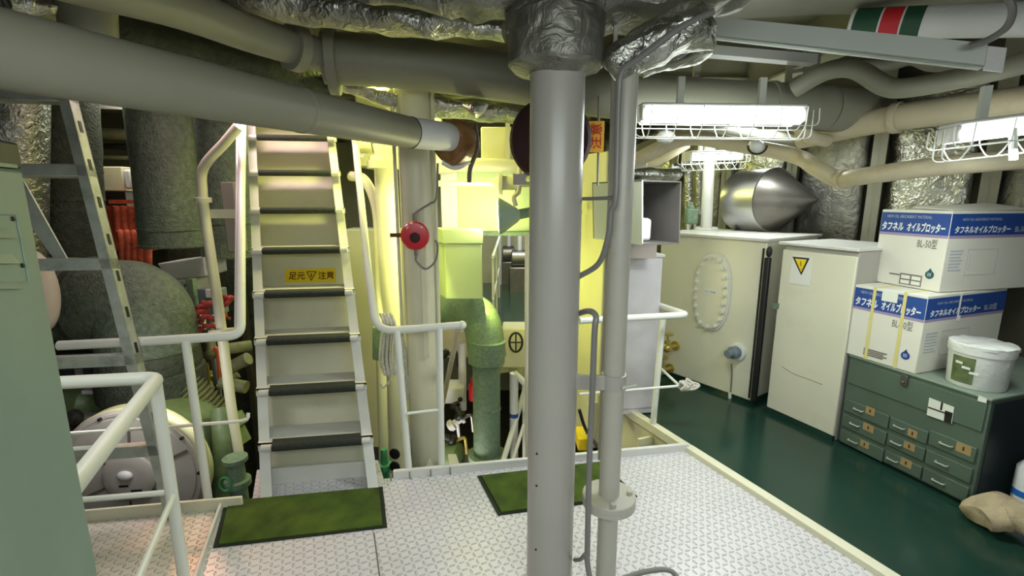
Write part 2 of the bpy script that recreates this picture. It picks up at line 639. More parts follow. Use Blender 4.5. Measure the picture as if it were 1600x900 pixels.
# hull shell
b = MB().box((-5, -1.6, -2.4), (11.5, 0, 0), (0, 11, 0), (0, 0, 0.1))
structure(b.build('floor_engine_hall', 'hull_dark'), 'dark floor plates of the engine hall below')
b = MB().box((-5, -1.6, 2.6), (11.5, 0, 0), (0, 11, 0), (0, 0, 0.1))
structure(b.build('ceiling', 'ceiling_paint'), 'grey painted steel deckhead above the pipes')
b = MB().box((-5, 9, -2.4), (11.5, 0, 0), (0, 0.1, 0), (0, 0, 5.0))
structure(b.build('wall_back', 'hall_cream'), 'cream bulkhead at the far end of the engine hall')
b = MB().box((-4.6, -1.6, -2.4), (0.1, 0, 0), (0, 11, 0), (0, 0, 5.0))
structure(b.build('wall_left', 'hull_dark'), 'dark hull side behind the exhaust trunks')
WD = Vector((0.506, -0.863, 0))
WN = Vector((0.863, 0.506, 0))
WP = Vector((2.25, 4.45, 0))
b = MB().box(WP - WD * 3.0, WD * 7.5, WN * 0.08, (0, 0, 2.6))
structure(b.build('wall_right', 'hull_dark'), 'hull side behind the tank and the lockers')
n = 0
for k in range(3, 12):             # frames of the ship's side
    p = WP - WD * (4.6 - 0.62 * k) - WN * 0.11
    bb = MB().box(p, WD * 0.012, WN * 0.11, (0, 0, 2.6)).box(p - WD * 0.04, WD * 0.09, WN * 0.012, (0, 0, 2.6))
    structure(bb.build('trim_side_frame', 'pipe_grey'), 'steel frame on the hull side')
for k in range(11):                # deck beams
    Y = 1.2 + 0.72 * k
    bb = MB().box((-4.6, Y, 2.45), (11, 0, 0), (0, 0.012, 0), (0, 0, 0.15)).box((-4.6, Y - 0.04, 2.44), (11, 0, 0), (0, 0.09, 0), (0, 0, 0.012))
    structure(bb.build('trim_deck_beam', 'ceiling_paint'), 'steel beam under the deckhead')
for x in (-2.4, 0.75, 1.9):
    bb = MB().box((x, -1, 2.34), (0.014, 0, 0), (0, 9.5, 0), (0, 0, 0.26)).box((x - 0.06, -1, 2.33), (0.134, 0, 0), (0, 9.5, 0), (0, 0, 0.014))
    structure(bb.build('trim_girder', 'pipe_grey'), 'fore and aft steel girder under the deckhead')

# foil lagging blankets on the hull side above the tank
def blanket(s0, s1, z0, z1, seed, label):
    bb = MB()
    nx_, nz_ = 14, 12
    vs = []
    for i in range(nx_ + 1):
        for j in range(nz_ + 1):
            s = s0 + (s1 - s0) * i / nx_
            z = z0 + (z1 - z0) * j / nz_
            edge_ = 0.03 * (math.sin(math.pi * i / nx_) * math.sin(math.pi * j / nz_)) ** 0.5 if 0 < i < nx_ and 0 < j < nz_ else 0
            nn = noise.noise(Vector((s * 9 + seed, z * 9, 0))) * 0.025
            vs.append(WP + WD * s + Vector((0, 0, z)) - WN * (0.03 + edge_ + nn))
    fs = []
    for i in range(nx_):
        for j in range(nz_):
            a_ = i * (nz_ + 1) + j
            fs.append((a_, a_ + nz_ + 1, a_ + nz_ + 2, a_ + 1))
    bb.poly(vs, fs)
    # closed back against the plating
    o = bb.build('insulation_blanket', 'foil' if seed % 2 else 'foil_dark', sharp=60)
    so = o.modifiers.new('thick', 'SOLIDIFY')
    so.thickness = 0.02
    tag(o, label, 'insulation', 'foil lagging blankets on the hull side')
LBL = ['behind the thin white pillar', 'behind the polished drum', 'right of the cone of the polished drum',
       'above the locker with the yellow triangle sign', 'just left above the stacked cartons', 'behind the upper carton', 'at the right end above the cartons']
for k in range(7):
    blanket(-2.15 + 0.62 * k + 0.07, -2.15 + 0.62 * (k + 1) - 0.07, 1.05, 2.3, k, 'crinkled silver foil lagging blanket ' + LBL[k])

# ------------------------------------------------------------------ stair
st_w = SR - SL
wn = st_w.normalized()
aY = A / A.y                                       # step along A for one metre of Y
SD = aY * 0.15
N0 = aY * 0.085
stair = thing('stair', (SL + SR) / 2, 'steep white steel stair with black grip treads and a yellow caution sign', 'stairs')
pitch = (SD + Z * 0.24)
pdir = pitch.normalized()
def stringer(p, side):
    bb = MB()
    foot = p
    top = p + N0 + SD * 9.2 + Z * 0.24 * 9.4
    # plate with front flange, cut level with the floor
    f0 = foot - aY * 0.03
    f1 = top - aY * 0.03
    bb.prism([f0, f0 + aY * 0.24, f1 + aY * 0.24, f1], wn * 0.008 * side)
    bb.prism([f0, f0 + aY * 0.012, f1 + aY * 0.012, f1], wn * (-0.045) * side)
    return bb.build('stringer', 'white_paint', stair)
stringer(SL + wn * 0.04, -1)
stringer(SR - wn * 0.04, 1)
for k in range(1, 10):
    nose = SL + wn * 0.03 + N0 + SD * (k - 1) + Z * 0.24 * k
    w = st_w.length - 0.06
    bb = MB()
    bb.box(nose - Z * 0.035, wn * w, aY * 0.022, Z * 0.035)
    bb.box(nose - Z * 0.008, wn * w, aY * 0.20, Z * 0.008)
    bb.tube([nose + wn * 0.015 - Z * 0.016, nose + wn * (w - 0.015) - Z * 0.016], 0.017, 10)
    tr = bb.build('tread', 'white_paint', stair)
    gb = MB()
    gb.tube([nose + wn * 0.07 - Z * 0.016 - aY * 0.004, nose + wn * (w - 0.06) - Z * 0.016 - aY * 0.004], 0.0205, 14)
    gb.box(nose + wn * 0.07, wn * (w - 0.13), aY * 0.05, Z * 0.004)
    gb.build('grip_strip', 'grip_black', tr, label='black rough grip strip')
bb = MB()
bp0 = SL + wn * 0.03 + N0 + aY * 0.17
bb.prism([bp0, bp0 + wn * (st_w.length - 0.06), bp0 + wn * (st_w.length - 0.06) + SD * 9.3 + Z * 0.24 * 9.3, bp0 + SD * 9.3 + Z * 0.24 * 9.3], aY * 0.006)
bb.build('back_plate', 'cream_paint', stair)
bb = MB().box(SL + wn * 0.045 + N0 + aY * 0.02, wn * (st_w.length - 0.09), aY * 0.012, Z * 0.09)
bb.build('kick_plate', 'white_paint', stair)
# caution sign on the riser between the fourth and the fifth tread
def on_back(u, v):                 # where the view ray meets the back plate
    d = ray(u, v)
    n_ = wn.cross(pdir)
    o = Vector((0, 0, CAM_Z))
    t = (bp0 - o).dot(n_) / d.dot(n_)
    return o + d * t
q = [on_back(445, 442), on_back(525, 441), on_back(525, 419), on_back(446, 421)]
nrm = wn.cross(pdir).normalized()
if nrm.y > 0:
    nrm = -nrm
bb = MB().prism([p + nrm * 0.001 for p in q], nrm * 0.002)
sg = bb.build('caution_sign', 'sign_yellow', stair, label='yellow caution sign with brown characters')
sx = (q[1] - q[0]).normalized()
su = (q[3] - q[0]).normalized()
sw, sh = (q[1] - q[0]).length, (q[3] - q[0]).length
writing('足元', q[0] + sx * sw * 0.07 + su * sh * 0.27 + nrm * 0.0045, sx, su, sh * 0.62, 'ink_brown', sg, squeeze=0.86, bold=0.02)
writing('注意', q[0] + sx * sw * 0.645 + su * sh * 0.27 + nrm * 0.0045, sx, su, sh * 0.62, 'ink_brown', sg, squeeze=0.86, bold=0.02)
tb = MB()
c0 = q[0] + sx * sw * 0.515 + su * sh * 0.5 + nrm * 0.0045
tri = [c0 + sx * (-0.030) + su * sh * 0.3, c0 + sx * 0.030 + su * sh * 0.3, c0 - su * sh * 0.36]
for i in range(3):
    tb.tube([tri[i], tri[(i + 1) % 3]], 0.0028, 6)
tb.tube([c0 + su * sh * 0.15 + nrm * 0.001, c0 - su * sh * 0.12 + nrm * 0.001], 0.0035, 6)
tb.build('warning_triangle', 'ink_brown', sg)

# ------------------------------------------------------------------ handrails
def rail(name, base, label, group='tubular handrails'):
    return thing(name, base, label, 'handrail', group)
# right of the stair
r = rail('handrail', G(640, 741), 'white tubular handrail right of the stair curving down to the platform edge')
P0 = W(552, 195, 3.35)
pts = fillet([P0, W(575, 420, 2.66), W(588, 518, 2.42), W(722, 508, 2.46)], 0.10)
MB().tube(pts, 0.021, 14).ball(W(722, 508, 2.46), 0.024).build('top_rail', 'rail_paint', r)
pb = G(640, 741); ptop = W(620, 517, 2.42)
MB().tube([pb - Z * 0.05, ptop], 0.019, 12).build('post', 'rail_paint', r)
pb2 = G(690, 735); ptop2 = W(686, 512, 2.44)
MB().tube([pb2 - Z * 0.05, ptop2], 0.019, 12).build('post', 'rail_paint', r)
MB().tube([pb + Z * 0.36, pb2 + Z * 0.365], 0.008, 8).build('mid_rail', 'rail_paint', r)
MB().tube([W(716, 514, 2.47), W(700, 590, 2.9), W(690, 640, 3.2)], 0.016, 10).build('stay', 'pipe_cream', r, label='cream sloping stay')
# left of the stair
r = rail('handrail', G(325, 775), 'white tubular handrail left of the stair bending along the landing edge')
pts = fillet([W(380, 165, 3.35), W(377, 300, 2.92), W(376, 524, 2.24), W(235, 533, 2.18), W(92, 540, 2.12)], 0.06)
MB().tube(pts, 0.0225, 14).build('top_rail', 'rail_paint', r)
pb = G(325, 777)
MB().tube([pb - Z * 0.03, W(290, 532, 2.19)], 0.020, 12).build('post', 'rail_paint', r)
MB().tube(catmull([W(110, 677, 2.12), W(250, 668, 2.16), W(312, 663, 2.19), W(380, 657, 2.24), W(388, 645, 2.26)], 4), 0.009, 8).build('mid_rail', 'rail_paint', r)
# second bar of the left handrail beside the stringer
MB().tube([W(372, 168, 3.36), W(371, 330, 2.86), W(370, 520, 2.3)], 0.012, 10).build('stay', 'rail_paint', r)
# guard rail round the hatch in the left foreground
r = rail('guard_rail', G(300, 899), 'white tubular guard rail corner around the hatch in the left foreground')
zc = 0.86
c = Vector((*G(247, 590, zc).xy, zc))
near = c + edge * 1.3
left = c - Bv * 1.0
MB().tube(fillet([left, c, near], 0.045), 0.0235, 14).build('top_rail', 'rail_paint', r)
MB().tube([Vector((c.x, c.y, 0.0)) + edge * 0.02 - Bv * 0.006, c + edge * 0.02 - Z * 0.02 - Bv * 0.006], 0.021, 12).build('post', 'rail_paint', r)
cm = Vector((c.x, c.y, 0.40))
MB().tube([cm - Bv * 1.0, cm], 0.011, 8).tube([cm, cm + edge * 1.3], 0.011, 8).build('mid_rail', 'rail_paint', r)
# railing at the far right corner of the platform
r = rail('guard_rail', G(1020, 668), 'white tubular guard rail at the deck edge in front of the cream tank')
pf = G(1020, 668)
ct = W(1074, 492, 2.86)
tl = W(905, 501, 2.70)
tb_ = W(1020, 474, 3.26)
MB().tube(fillet([tl, ct, tb_], 0.05), 0.021, 12).build('top_rail', 'rail_paint', r)
MB().tube([pf, W(1036, 497, 2.93)], 0.020, 12).build('post', 'rail_paint', r)
MB().tube(fillet([W(905, 616, 2.70), W(1062, 603, 2.86), W(1022, 566, 3.26)], 0.03), 0.0085, 8).build('mid_rail', 'rail_paint', r)

# ------------------------------------------------------------------ rope coil on the mid rail
rc = W(1072, 601, 2.86)
bb = MB()
random.seed(4)
for k in range(5):
    o_ = Vector((0.015 * k - 0.03, random.uniform(-.01, .01), random.uniform(-.008, .008)))
    ring = [rc + o_ + Vector((0.012 * math.sin(3 * a), 0.030 * math.cos(a), 0.028 * math.sin(a))) for a in [2 * math.pi * i / 16 for i in range(17)]]
    bb.tube(ring, 0.008, 6)
bb.tube(catmull([rc + Vector((0.02, -.02, -.01)), rc + Vector((.05, -.03, .005)), rc + Vector((.08, -.01, -.005)), rc + Vector((.055, .02, -.018))]), 0.008, 6)
bb.tube(catmull([rc + Vector((0.0, -.03, -.02)), rc + Vector((.04, -.04, -.012)), rc + Vector((.07, -.03, .01)), rc + Vector((.03, .0, .02))]), 0.008, 6)
tag(bb.build('rope', 'rope'), 'small white rope bundle tied to the thin rail near the tank', 'rope')

# ------------------------------------------------------------------ mats
def mat_thing(cs, label):
    cs = [Vector(p) for p in cs]
    ctr = sum(cs, Vector()) / 4
    t = thing('floor_mat', Vector((ctr.x, ctr.y, 0)), label, 'mat', 'green floor mats')
    MB().prism([p + Z * 0.001 for p in cs], (0, 0, 0.006)).build('border', 'mat_edge', t, label='dark rubber border')
    ins = [p + (ctr - p).normalized() * 0.022 + Z * 0.007 for p in cs]
    MB().prism(ins, (0, 0, 0.006)).build('pile', 'mat_green', t)
mat_thing([G(333, 857), G(605, 825), G(598, 762), G(352, 785)], 'green ribbed mat with black border at the foot of the stair')
p1, p2, p4 = G(778, 806), G(996, 777), G(746, 745)
mat_thing([p1, p2, p2 + (p4 - p1), p4], 'green ribbed mat with black border behind the grey column')

# ------------------------------------------------------------------ aluminium ladder
lf = G(279, 806)
lad = thing('ladder', lf, 'leaning aluminium ladder with punched side rail behind the green locker', 'ladder')
lt = W(108, 128, 2.24)
ld = (lt - lf).normalized()
lx = -Bv
face = ld.cross(lx).normalized()
def lrail(off):
    o_ = lx * off
    bb = MB()
    n_ = 26
    a0 = lf + o_
    bb.box(a0 - face * 0.03, (lt - lf), lx * 0.006, face * 0.06)
    bb.box(a0 - face * 0.03, (lt - lf), lx * 0.042, face * 0.005)
    bb.box(a0 + face * 0.025, (lt - lf), lx * 0.042, face * 0.005)
    return bb.build('side_rail', 'aluminium', lad)
rl = lrail(0.0)
for k in range(13):
    p = lf + ld * (0.3 + 0.17 * k) - lx * 0.001
    MB().box(p - face * 0.010, ld * 0.05, -lx * 0.001, face * 0.018).build('punched_hole', 'black', rl)
lrail(0.46)
L_len = (lt - lf).length
def lad_at(v):                     # distance along the rail at image height v
    lo, hi = 0.0, 1.0
    for _ in range(40):
        m_ = (lo + hi) / 2
        p = lf.lerp(lt, m_)
        dd = p.y * CT - (p.z - CAM_Z) * ST
        vv = 450 - F_PX * ((p.z - CAM_Z) * CT + p.y * ST) / dd
        if vv > v:
            lo = m_
        else:
            hi = m_
    return lf.lerp(lt, (lo + hi) / 2)
rungs = [lad_at(v) for v in (152, 268, 412, 560, 700)]
for p in rungs:
    MB().box(p - face * 0.030 - ld * 0.028, lx * 0.46, face * 0.06, ld * 0.056).build('rung', 'aluminium', lad, bevel=0.004)
MB().prism([rungs[1] + lx * 0.30 - face * 0.02, rungs[1] + lx * 0.40 - face * 0.02, rungs[2] + lx * 0.24 - face * 0.02, rungs[2] + lx * 0.19 - face * 0.02], face * 0.008).build('brace', 'aluminium', lad)
for off in (0, 0.44):
    MB().box(lf + lx * off - face * 0.034 - Z * 0.006 - ld * 0.0, lx * 0.028, face * 0.068, Z * 0.06).build('foot', 'black', lad, label='black rubber foot')

# ------------------------------------------------------------------ green locker, left foreground
gp = W(155, 900, 0.85)
gz0, gz1 = 0.0, W(28, 264, 0.85).z
ge = edge.copy()
lk = thing('locker', Vector((gp.x - 0.2, gp.y - 0.3, 0)), 'tall pale green steel locker with louvres in the left foreground', 'locker')
g0 = Vector((gp.x, gp.y, 0))
gn = Vector((ge.y, -ge.x, 0))
if gn.x > 0:
    gn = -gn
MB().box(g0, ge * 0.62, gn * 0.45, (0, 0, gz1)).build('body', 'locker_green', lk, bevel=0.008)
MB().box(g0 + Z * gz1 + ge * 0.0, ge * 0.62, gn * 0.45, (0, 0, 0.043)).build('top_panel', 'black_panel', lk, bevel=0.004, label='black top panel')
MB().box(g0 + Z * gz1 + ge * 0.02 - gn * 0.001, ge * 0.2, gn * 0.01, (0, 0, 0.006)).build('label_plate', 'locker_green', lk)
fr = MB()
lp = MB()
nf = -gn
def gface(u, v):                   # the view ray on the locker side
    d = ray(u, v)
    o = Vector((0, 0, CAM_Z))
    return o + d * ((g0 - o).dot(nf) / d.dot(nf))
panel = [gface(-60, 333), gface(24, 336), gface(44, 440), gface(-60, 449)]
for i in range(4):
    fr.tube([panel[i] + nf * 0.001, panel[(i + 1) % 4] + nf * 0.001], 0.0011, 6)
fr.build('panel_frame', 'locker_green', lk)
for (u0, u1, v0, v1) in ((-34, 17, 356, 372), (-30, 22, 396, 412), (-26, 28, 440, 452)):
    a0, a1, a2, a3 = gface(u0, v1), gface(u1, v1), gface(u1 - 4, v0), gface(u0, v0)
    lv = MB()
    off = nf * 0.008
    lv.poly([a0 + off, a1 + off, a2, a3, a0, a1], [(0, 1, 2, 3), (0, 3, 4), (1, 5, 2), (0, 4, 5, 1), (3, 2, 5, 4)])
    lv.build('louvre', 'locker_green', lk)
for (u, v) in ((19, 342), (34, 415)):
    p = gface(u, v)
    MB().lathe(p, nf, [(0, 0.0042), (0.002, 0.004), (0.003, 0.002)], 12).build('screw', 'black', lk, label='dark screw')

# ------------------------------------------------------------------ grey column, foil collar, standpipe
cc = Vector((0.142, 1.57, 0))
colm = thing('column', cc, 'thick grey painted round steel column in the middle of the platform', 'column')
MB().cyl(cc, cc + Z * 2.6, 0.0855, 40).build('shaft', 'grey_paint', colm)
MB().lathe(cc, Z, [(0, 0.13), (0.012, 0.13), (0.013, 0.09), (0.02, 0.087)], 36).build('foot_plate', 'grey_paint', colm)
fb = MB()
for v_ in (710, 760, 860):
    p = W(836, v_, 1.50)
    fb.ball(Vector((cc.x - 0.056, cc.y - 0.066, p.z)), 0.004, seg=8, rings=6)
fb.build('stud', 'ink_black', colm)

def foil_lump(name, pts, radii, label, m='foil', seed=1, squash=0.8, amt=0.03, seg=22, grp='foil lagging bundles'):
    bb = MB()
    P = catmull(pts, 10)
    n_ = len(P)
    rr = []
    for i in range(n_):
        t = i / (n_ - 1) * (len(radii) - 1)
        j = min(int(t), len(radii) - 2)
        rr.append(radii[j] + (radii[j + 1] - radii[j]) * (t - j))
    bb.tube(P, rr, seg, True, squash)
    bb.jitter(amt, 9, seed)
    bb.jitter(amt * 0.3, 24, seed + 3)
    return tag(bb.build(name, m, sharp=28), label, 'insulation', grp)
# collar round the column head
bb = MB()
prof = [(1.874, 0.088), (1.877, 0.10), (1.884, 0.118), (1.890, 0.140), (1.897, 0.146)] + [(1.90 + 0.012 * k, 0.148) for k in range(12)] + [(2.045, 0.135), (2.05, 0.12)]
bb.lathe(Vector((cc.x - 0.005, cc.y, 0)), Z, prof, 56)
bb.jitter(0.012, 8, 2)
bb.jitter(0.005, 30, 5)
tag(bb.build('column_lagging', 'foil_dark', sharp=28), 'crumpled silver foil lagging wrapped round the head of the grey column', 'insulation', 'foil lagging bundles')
foil_lump('pipe_lagging', [W(952, 112, 1.55), W(985, 85, 1.52), W(1040, 62, 1.5), W(1105, 42, 1.5)], [0.05, 0.07, 0.075, 0.07], 'crumpled silver foil bundle right of the column head', seed=7)
foil_lump('pipe_lagging', [W(1000, 112, 1.75), W(1045, 90, 1.75), W(1100, 64, 1.75)], [0.035, 0.06, 0.07], 'short torn foil wrapping behind the cable at the column head', seed=9, amt=0.02)
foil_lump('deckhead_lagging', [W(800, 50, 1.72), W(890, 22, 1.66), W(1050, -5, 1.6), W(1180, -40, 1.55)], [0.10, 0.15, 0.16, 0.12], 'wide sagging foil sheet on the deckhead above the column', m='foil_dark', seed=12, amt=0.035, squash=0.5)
foil_lump('beam_lagging', [W(290, -28, 1.95), W(450, 8, 1.95), W(560, 23, 1.93), W(680, 37, 1.9), W(786, 48, 1.88)], [0.07, 0.075, 0.07, 0.07, 0.055], 'long foil wrapped beam along the top lit yellow', seed=15, amt=0.022, squash=0.7)
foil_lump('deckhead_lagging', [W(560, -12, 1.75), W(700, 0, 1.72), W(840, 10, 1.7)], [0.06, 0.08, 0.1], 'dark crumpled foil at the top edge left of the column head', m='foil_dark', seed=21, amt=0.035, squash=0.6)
foil_lump('pipe_lagging', [W(0, 3, 1.45), W(40, 8, 1.5), W(85, 14, 1.55)], [0.03, 0.04, 0.02], 'small torn foil scrap in the top left corner', seed=24, amt=0.02)
foil_lump('pipe_lagging', [W(516, 125, 2.75), W(580, 145, 2.8), W(640, 160, 2.9), W(740, 172, 3.0), W(830, 178, 3.0)], [0.06, 0.09, 0.10, 0.10, 0.1], 'rumpled foil lagging above the white pipe sleeve', seed=27, amt=0.03, squash=0.6)
foil_lump('pipe_lagging', [W(725, 163, 2.55), W(745, 172, 2.5), W(758, 164, 2.55)], [0.02, 0.045, 0.02], 'bright torn foil flap beside the brown pipe end', seed=31, amt=0.015)

sp = Vector((0.352, 1.55, 0))
stp = thing('standpipe', sp, 'grey standpipe with bolted flange right of the column', 'pipe')
MB().cyl(sp, sp + Z * (W(960, 88, 1.55).z), 0.0365, 24).build('pipe', 'standpipe_paint', stp)
fz = W(948, 793, 1.50).z
flange(sp + Z * fz, Z, 0.096, 0.020, 4).build('flange', 'standpipe_paint', stp)
MB().lathe(sp + Z * (fz - 0.05), Z, [(0, 0.038), (0.03, 0.045), (0.035, 0.05)], 24).build('weld_neck', 'standpipe_paint', stp)
# bracket tying the pipe to the column
cz = W(940, 595, 1.55).z
bk = thing('pipe_bracket', Vector((0.27, 1.56, cz - 0.03)), 'grey flat bracket tying the standpipe to the column', 'bracket')
MB().box(Vector((0.215, 1.535, cz - 0.027)), (0.14, -0.01, 0), (0, 0.012, 0), (0, 0, 0.054)).build('plate', 'grey_paint', bk, bevel=0.003)
MB().lathe(sp + Z * (cz - 0.027), Z, [(0, 0.040), (0.001, 0.0425), (0.053, 0.0425), (0.054, 0.040)], 24).build('clip', 'grey_paint', bk)
MB().tube([sp + Vector((0.02, -0.04, cz - 0.01)), sp + Vector((0.065, -0.05, cz + 0.005))], 0.008, 8).build('bolt', 'grey_paint', bk)

# conduits and cables
def cable(name, pts, r, m, label, cat='cable', fil=None, grp='cables round the column'):
    P = fillet(pts, fil) if fil else catmull(pts, 8)
    return tag(MB().tube(P, r, 10).build(name, m), label, cat, grp)
cable('cable', [W(1115, 18, 1.42), W(1060, 45, 1.42), W(1000, 90, 1.44), W(972, 112, 1.46), W(966, 160, 1.47), W(962, 305, 1.47), W(955, 330, 1.48), W(950, 372, 1.49), W(935, 412, 1.53), W(903, 433, 1.58)], 0.0095, 'cable_grey', 'grey cable sweeping from the deckhead down the standpipe to the column')
cable('cable', [W(1100, 62, 1.65), W(1072, 92, 1.65), W(1040, 102, 1.66), W(1000, 95, 1.66), W(960, 85, 1.68)], 0.009, 'pipe_grey', 'short cable sagging below the foil bundle')
cable('conduit', [W(905, 311, 1.60), W(953, 309, 1.49), W(962, 303, 1.47)], 0.006, 'cable_grey', 'thin cross wire between column and standpipe')
cable('conduit', [W(903, 490, 1.58), W(920, 486, 1.50), W(931, 494, 1.47), W(929, 520, 1.46), W(926, 600, 1.455), W(921, 720, 1.45), W(918, 850, 1.45), W(918, 880, 1.45), W(924, 915, 1.45)], 0.0098, 'cable_grey', 'thin grey conduit running down between column and standpipe')
cable('conduit', [W(898, 875, 1.55), W(907, 874, 1.47), W(914, 866, 1.44)], 0.007, 'cable_grey', 'short conduit clip near the foot of the column')
hz = 0.012
cable('cable', [G(940, 915, hz), G(985, 900, hz), G(1010, 893, 0.03), G(1040, 890, 0.04), G(1056, 899, 0.03), G(1066, 925, hz)], 0.010, 'cable_grey', 'grey hose loop lying on the tread plate at the bottom edge')
# flat trunking behind the standpipe
MBt = MB().box(Vector((0.318, 1.60, 0.55)), (0.012, 0, 0), (0, 0.012, 0), (0, 0, 1.6))
tag(MBt.build('conduit', 'grey_paint'), 'square grey conduit just behind the standpipe', 'conduit', 'cables round the column')
# ------------------------------------------------------------------ faces
def on_plane(u, v, p0, n_):
    d = ray(u, v)
    o = Vector((0, 0, CAM_Z))
    return o + d * ((Vector(p0) - o).dot(n_) / d.dot(n_))


class Face:                        # an upright face: o = lower left corner, x = to the right, n = outwards
    def __init__(self, o, x):
        self.o = Vector(o)
        self.x = Vector(x).normalized()
        self.n = self.x.cross(Z)
    def p(self, s, z, out=0.0):
        return self.o + self.x * s + Z * z + self.n * out
    def px(self, u, v, out=0.0):
        return on_plane(u, v, self.o, self.n) + self.n * out
    def sz(self, u, v):
        q = on_plane(u, v, self.o, self.n) - self.o
        return q.dot(self.x), q.z
    def slab(self, mb, s0, s1, z0, z1, t, out=0.0):
        return mb.box(self.p(s0, z0, out), self.x * (s1 - s0), self.n * t, Z * (z1 - z0))
    def quad(self, mb, pts, t, out=0.0):
        return mb.prism([self.px(u, v, out) for u, v in pts], self.n * t)

# ------------------------------------------------------------------ cream tank
T0, T1 = Vector((1.262, 4.01, 0)), Vector((1.765, 3.275, 0))
td = (T1 - T0).normalized()
tf = Face(T0, td)
tl = (T1 - T0).length
TH = 1.205
tank = thing('tank', (T0 + T1) / 2 - tf.n * 0.4, 'large cream steel tank with an oval bolted manhole cover', 'tank')
bb = MB()
tf.slab(bb, 0, tl, 0.03, TH, -0.75)
bb.build('body', 'tank_paint', tank, bevel=0.006)
bb = MB()
tf.slab(bb, -0.02, tl + 0.02, TH, TH + 0.022, -0.80, 0.025)
bb.build('top_lip', 'white_paint', tank, bevel=0.004)
bb = MB()
tf.slab(bb, -0.02, tl, 0.0, 0.05, -0.70, -0.015)
bb.build('plinth', 'deck_green', tank, label='green painted plinth')
mc = tf.px(1113, 456)
mrx = (tf.px(1142, 456) - tf.px(1085, 456)).length / 2
mrz = 62 * (mc.y * CT - (mc.z - CAM_Z) * ST) / F_PX
def oval(c, n_, x, rx, rz, k=48):
    P = []
    for i in range(720):
        a = 2 * math.pi * i / 720
        ca, sa = math.cos(a), math.sin(a)
        P.append((rx * math.copysign(abs(ca) ** 0.82, ca), rz * math.copysign(abs(sa) ** 0.82, sa)))
    d_ = [0.0]
    for i in range(720):
        q = P[(i + 1) % 720]
        d_.append(d_[-1] + math.hypot(q[0] - P[i][0], q[1] - P[i][1]))
    out, i = [], 0
    for m_ in range(k):
        want = d_[-1] * m_ / k
        while d_[i + 1] < want:
            i += 1
        out.append(c + x * P[i][0] + Z * P[i][1])
    return out
ring = MB().prism(oval(mc, tf.n, tf.x, mrx, mrz), tf.n * 0.018)
mh = ring.build('manhole_cover', 'white_paint', tank, bevel=0.003)
MB().prism(oval(mc + tf.n * 0.018, tf.n, tf.x, mrx * 0.93, mrz * 0.95), tf.n * 0.010).build('cover_plate', 'tank_paint', mh, bevel=0.003)
op = oval(mc + tf.n * 0.027, tf.n, tf.x, mrx * 0.80, mrz * 0.89, 20)
for p in op:
    MB().lathe(p, tf.n, [(0, 0.017), (0.014, 0.017), (0.016, 0.012), (0.030, 0.011)], 8).build('bolt', 'white_paint', mh)
bb = MB()
pl = tf.px(1113, 455, 0.029)
bb.box(pl - tf.x * 0.055 - Z * 0.018, tf.x * 0.11, tf.n * 0.002, Z * 0.036)
npl = bb.build('name_plate', 'sign_white', mh)
writing('L.O. TANK', pl - tf.x * 0.045 - Z * 0.008 + tf.n * 0.003, tf.x, Z, 0.02, 'ink_black', npl)
# level switch on the tank
kc = tf.px(1153, 549)
MB().lathe(kc, tf.n, [(0, 0.066), (0.022, 0.066), (0.026, 0.060)], 24).build('switch_base', 'white_paint', tank)
sw = MB().lathe(kc + tf.n * 0.024, tf.n + Vector((-0.15, 0, 0)), [(0, 0.046), (0.045, 0.046), (0.05, 0.040), (0.055, 0.030), (0.10, 0.030), (0.105, 0.026)], 20).build('level_switch', 'knob_grey', tank, label='grey round level switch')
MB().tube(catmull([tf.px(1150, 566, 0.06), tf.px(1147, 585, 0.03), tf.px(1143, 612, 0.012), tf.px(1142, 628, 0.012)]), 0.006, 8).build('switch_cable', 'cable_grey', tank)
MB().cyl(tf.px(1142, 612, 0.012), tf.px(1141, 634, 0.012), 0.012).build('cable_gland', 'white_paint', tank)

# drain valves on the tank front
def small_valve(base, n_, side, s, label, m='brass'):
    t = thing('drain_valve', base, label, 'valve', 'brass drain valves on the tank')
    n_ = Vector(n_).normalized()
    x = Vector(side).normalized()
    MB().lathe(base, n_, [(0, 0.03 * s), (0.01 * s, 0.03 * s), (0.011 * s, 0.014 * s), (0.07 * s, 0.014 * s)], 14).build('stub', m, t)
    c_ = base + n_ * 0.085 * s
    bb = MB().ball(c_, 0.028 * s, seg=12, rings=8)
    bb.lathe(c_ + Z * 0.02 * s, Z, [(0, 0.016 * s), (0.03 * s, 0.014 * s), (0.035 * s, 0.006 * s), (0.07 * s, 0.006 * s)], 12)
    bb.tube(fillet([c_, c_ + x * 0.05 * s, c_ + x * 0.06 * s - Z * 0.07 * s], 0.03 * s), 0.013 * s, 10)
    bb.build('valve_body', m, t)
    MB().lathe(c_ + Z * 0.082 * s, Z, [(0, 0.012 * s), (0.002 * s, 0.034 * s), (0.010 * s, 0.034 * s), (0.012 * s, 0.012 * s)], 10).build('hand_wheel', m, t)
small_valve(tf.px(1056, 540), tf.n, -tf.x, 1.35, 'brass valve with yellow handle, upper one on the left end of the tank front')
small_valve(tf.px(1048, 575), tf.n, -tf.x, 1.35, 'brass valve low on the left end of the tank front')
small_valve(tf.px(1030, 552), tf.n, tf.x, 1.2, 'brass valve behind the white rail post at the tank corner')

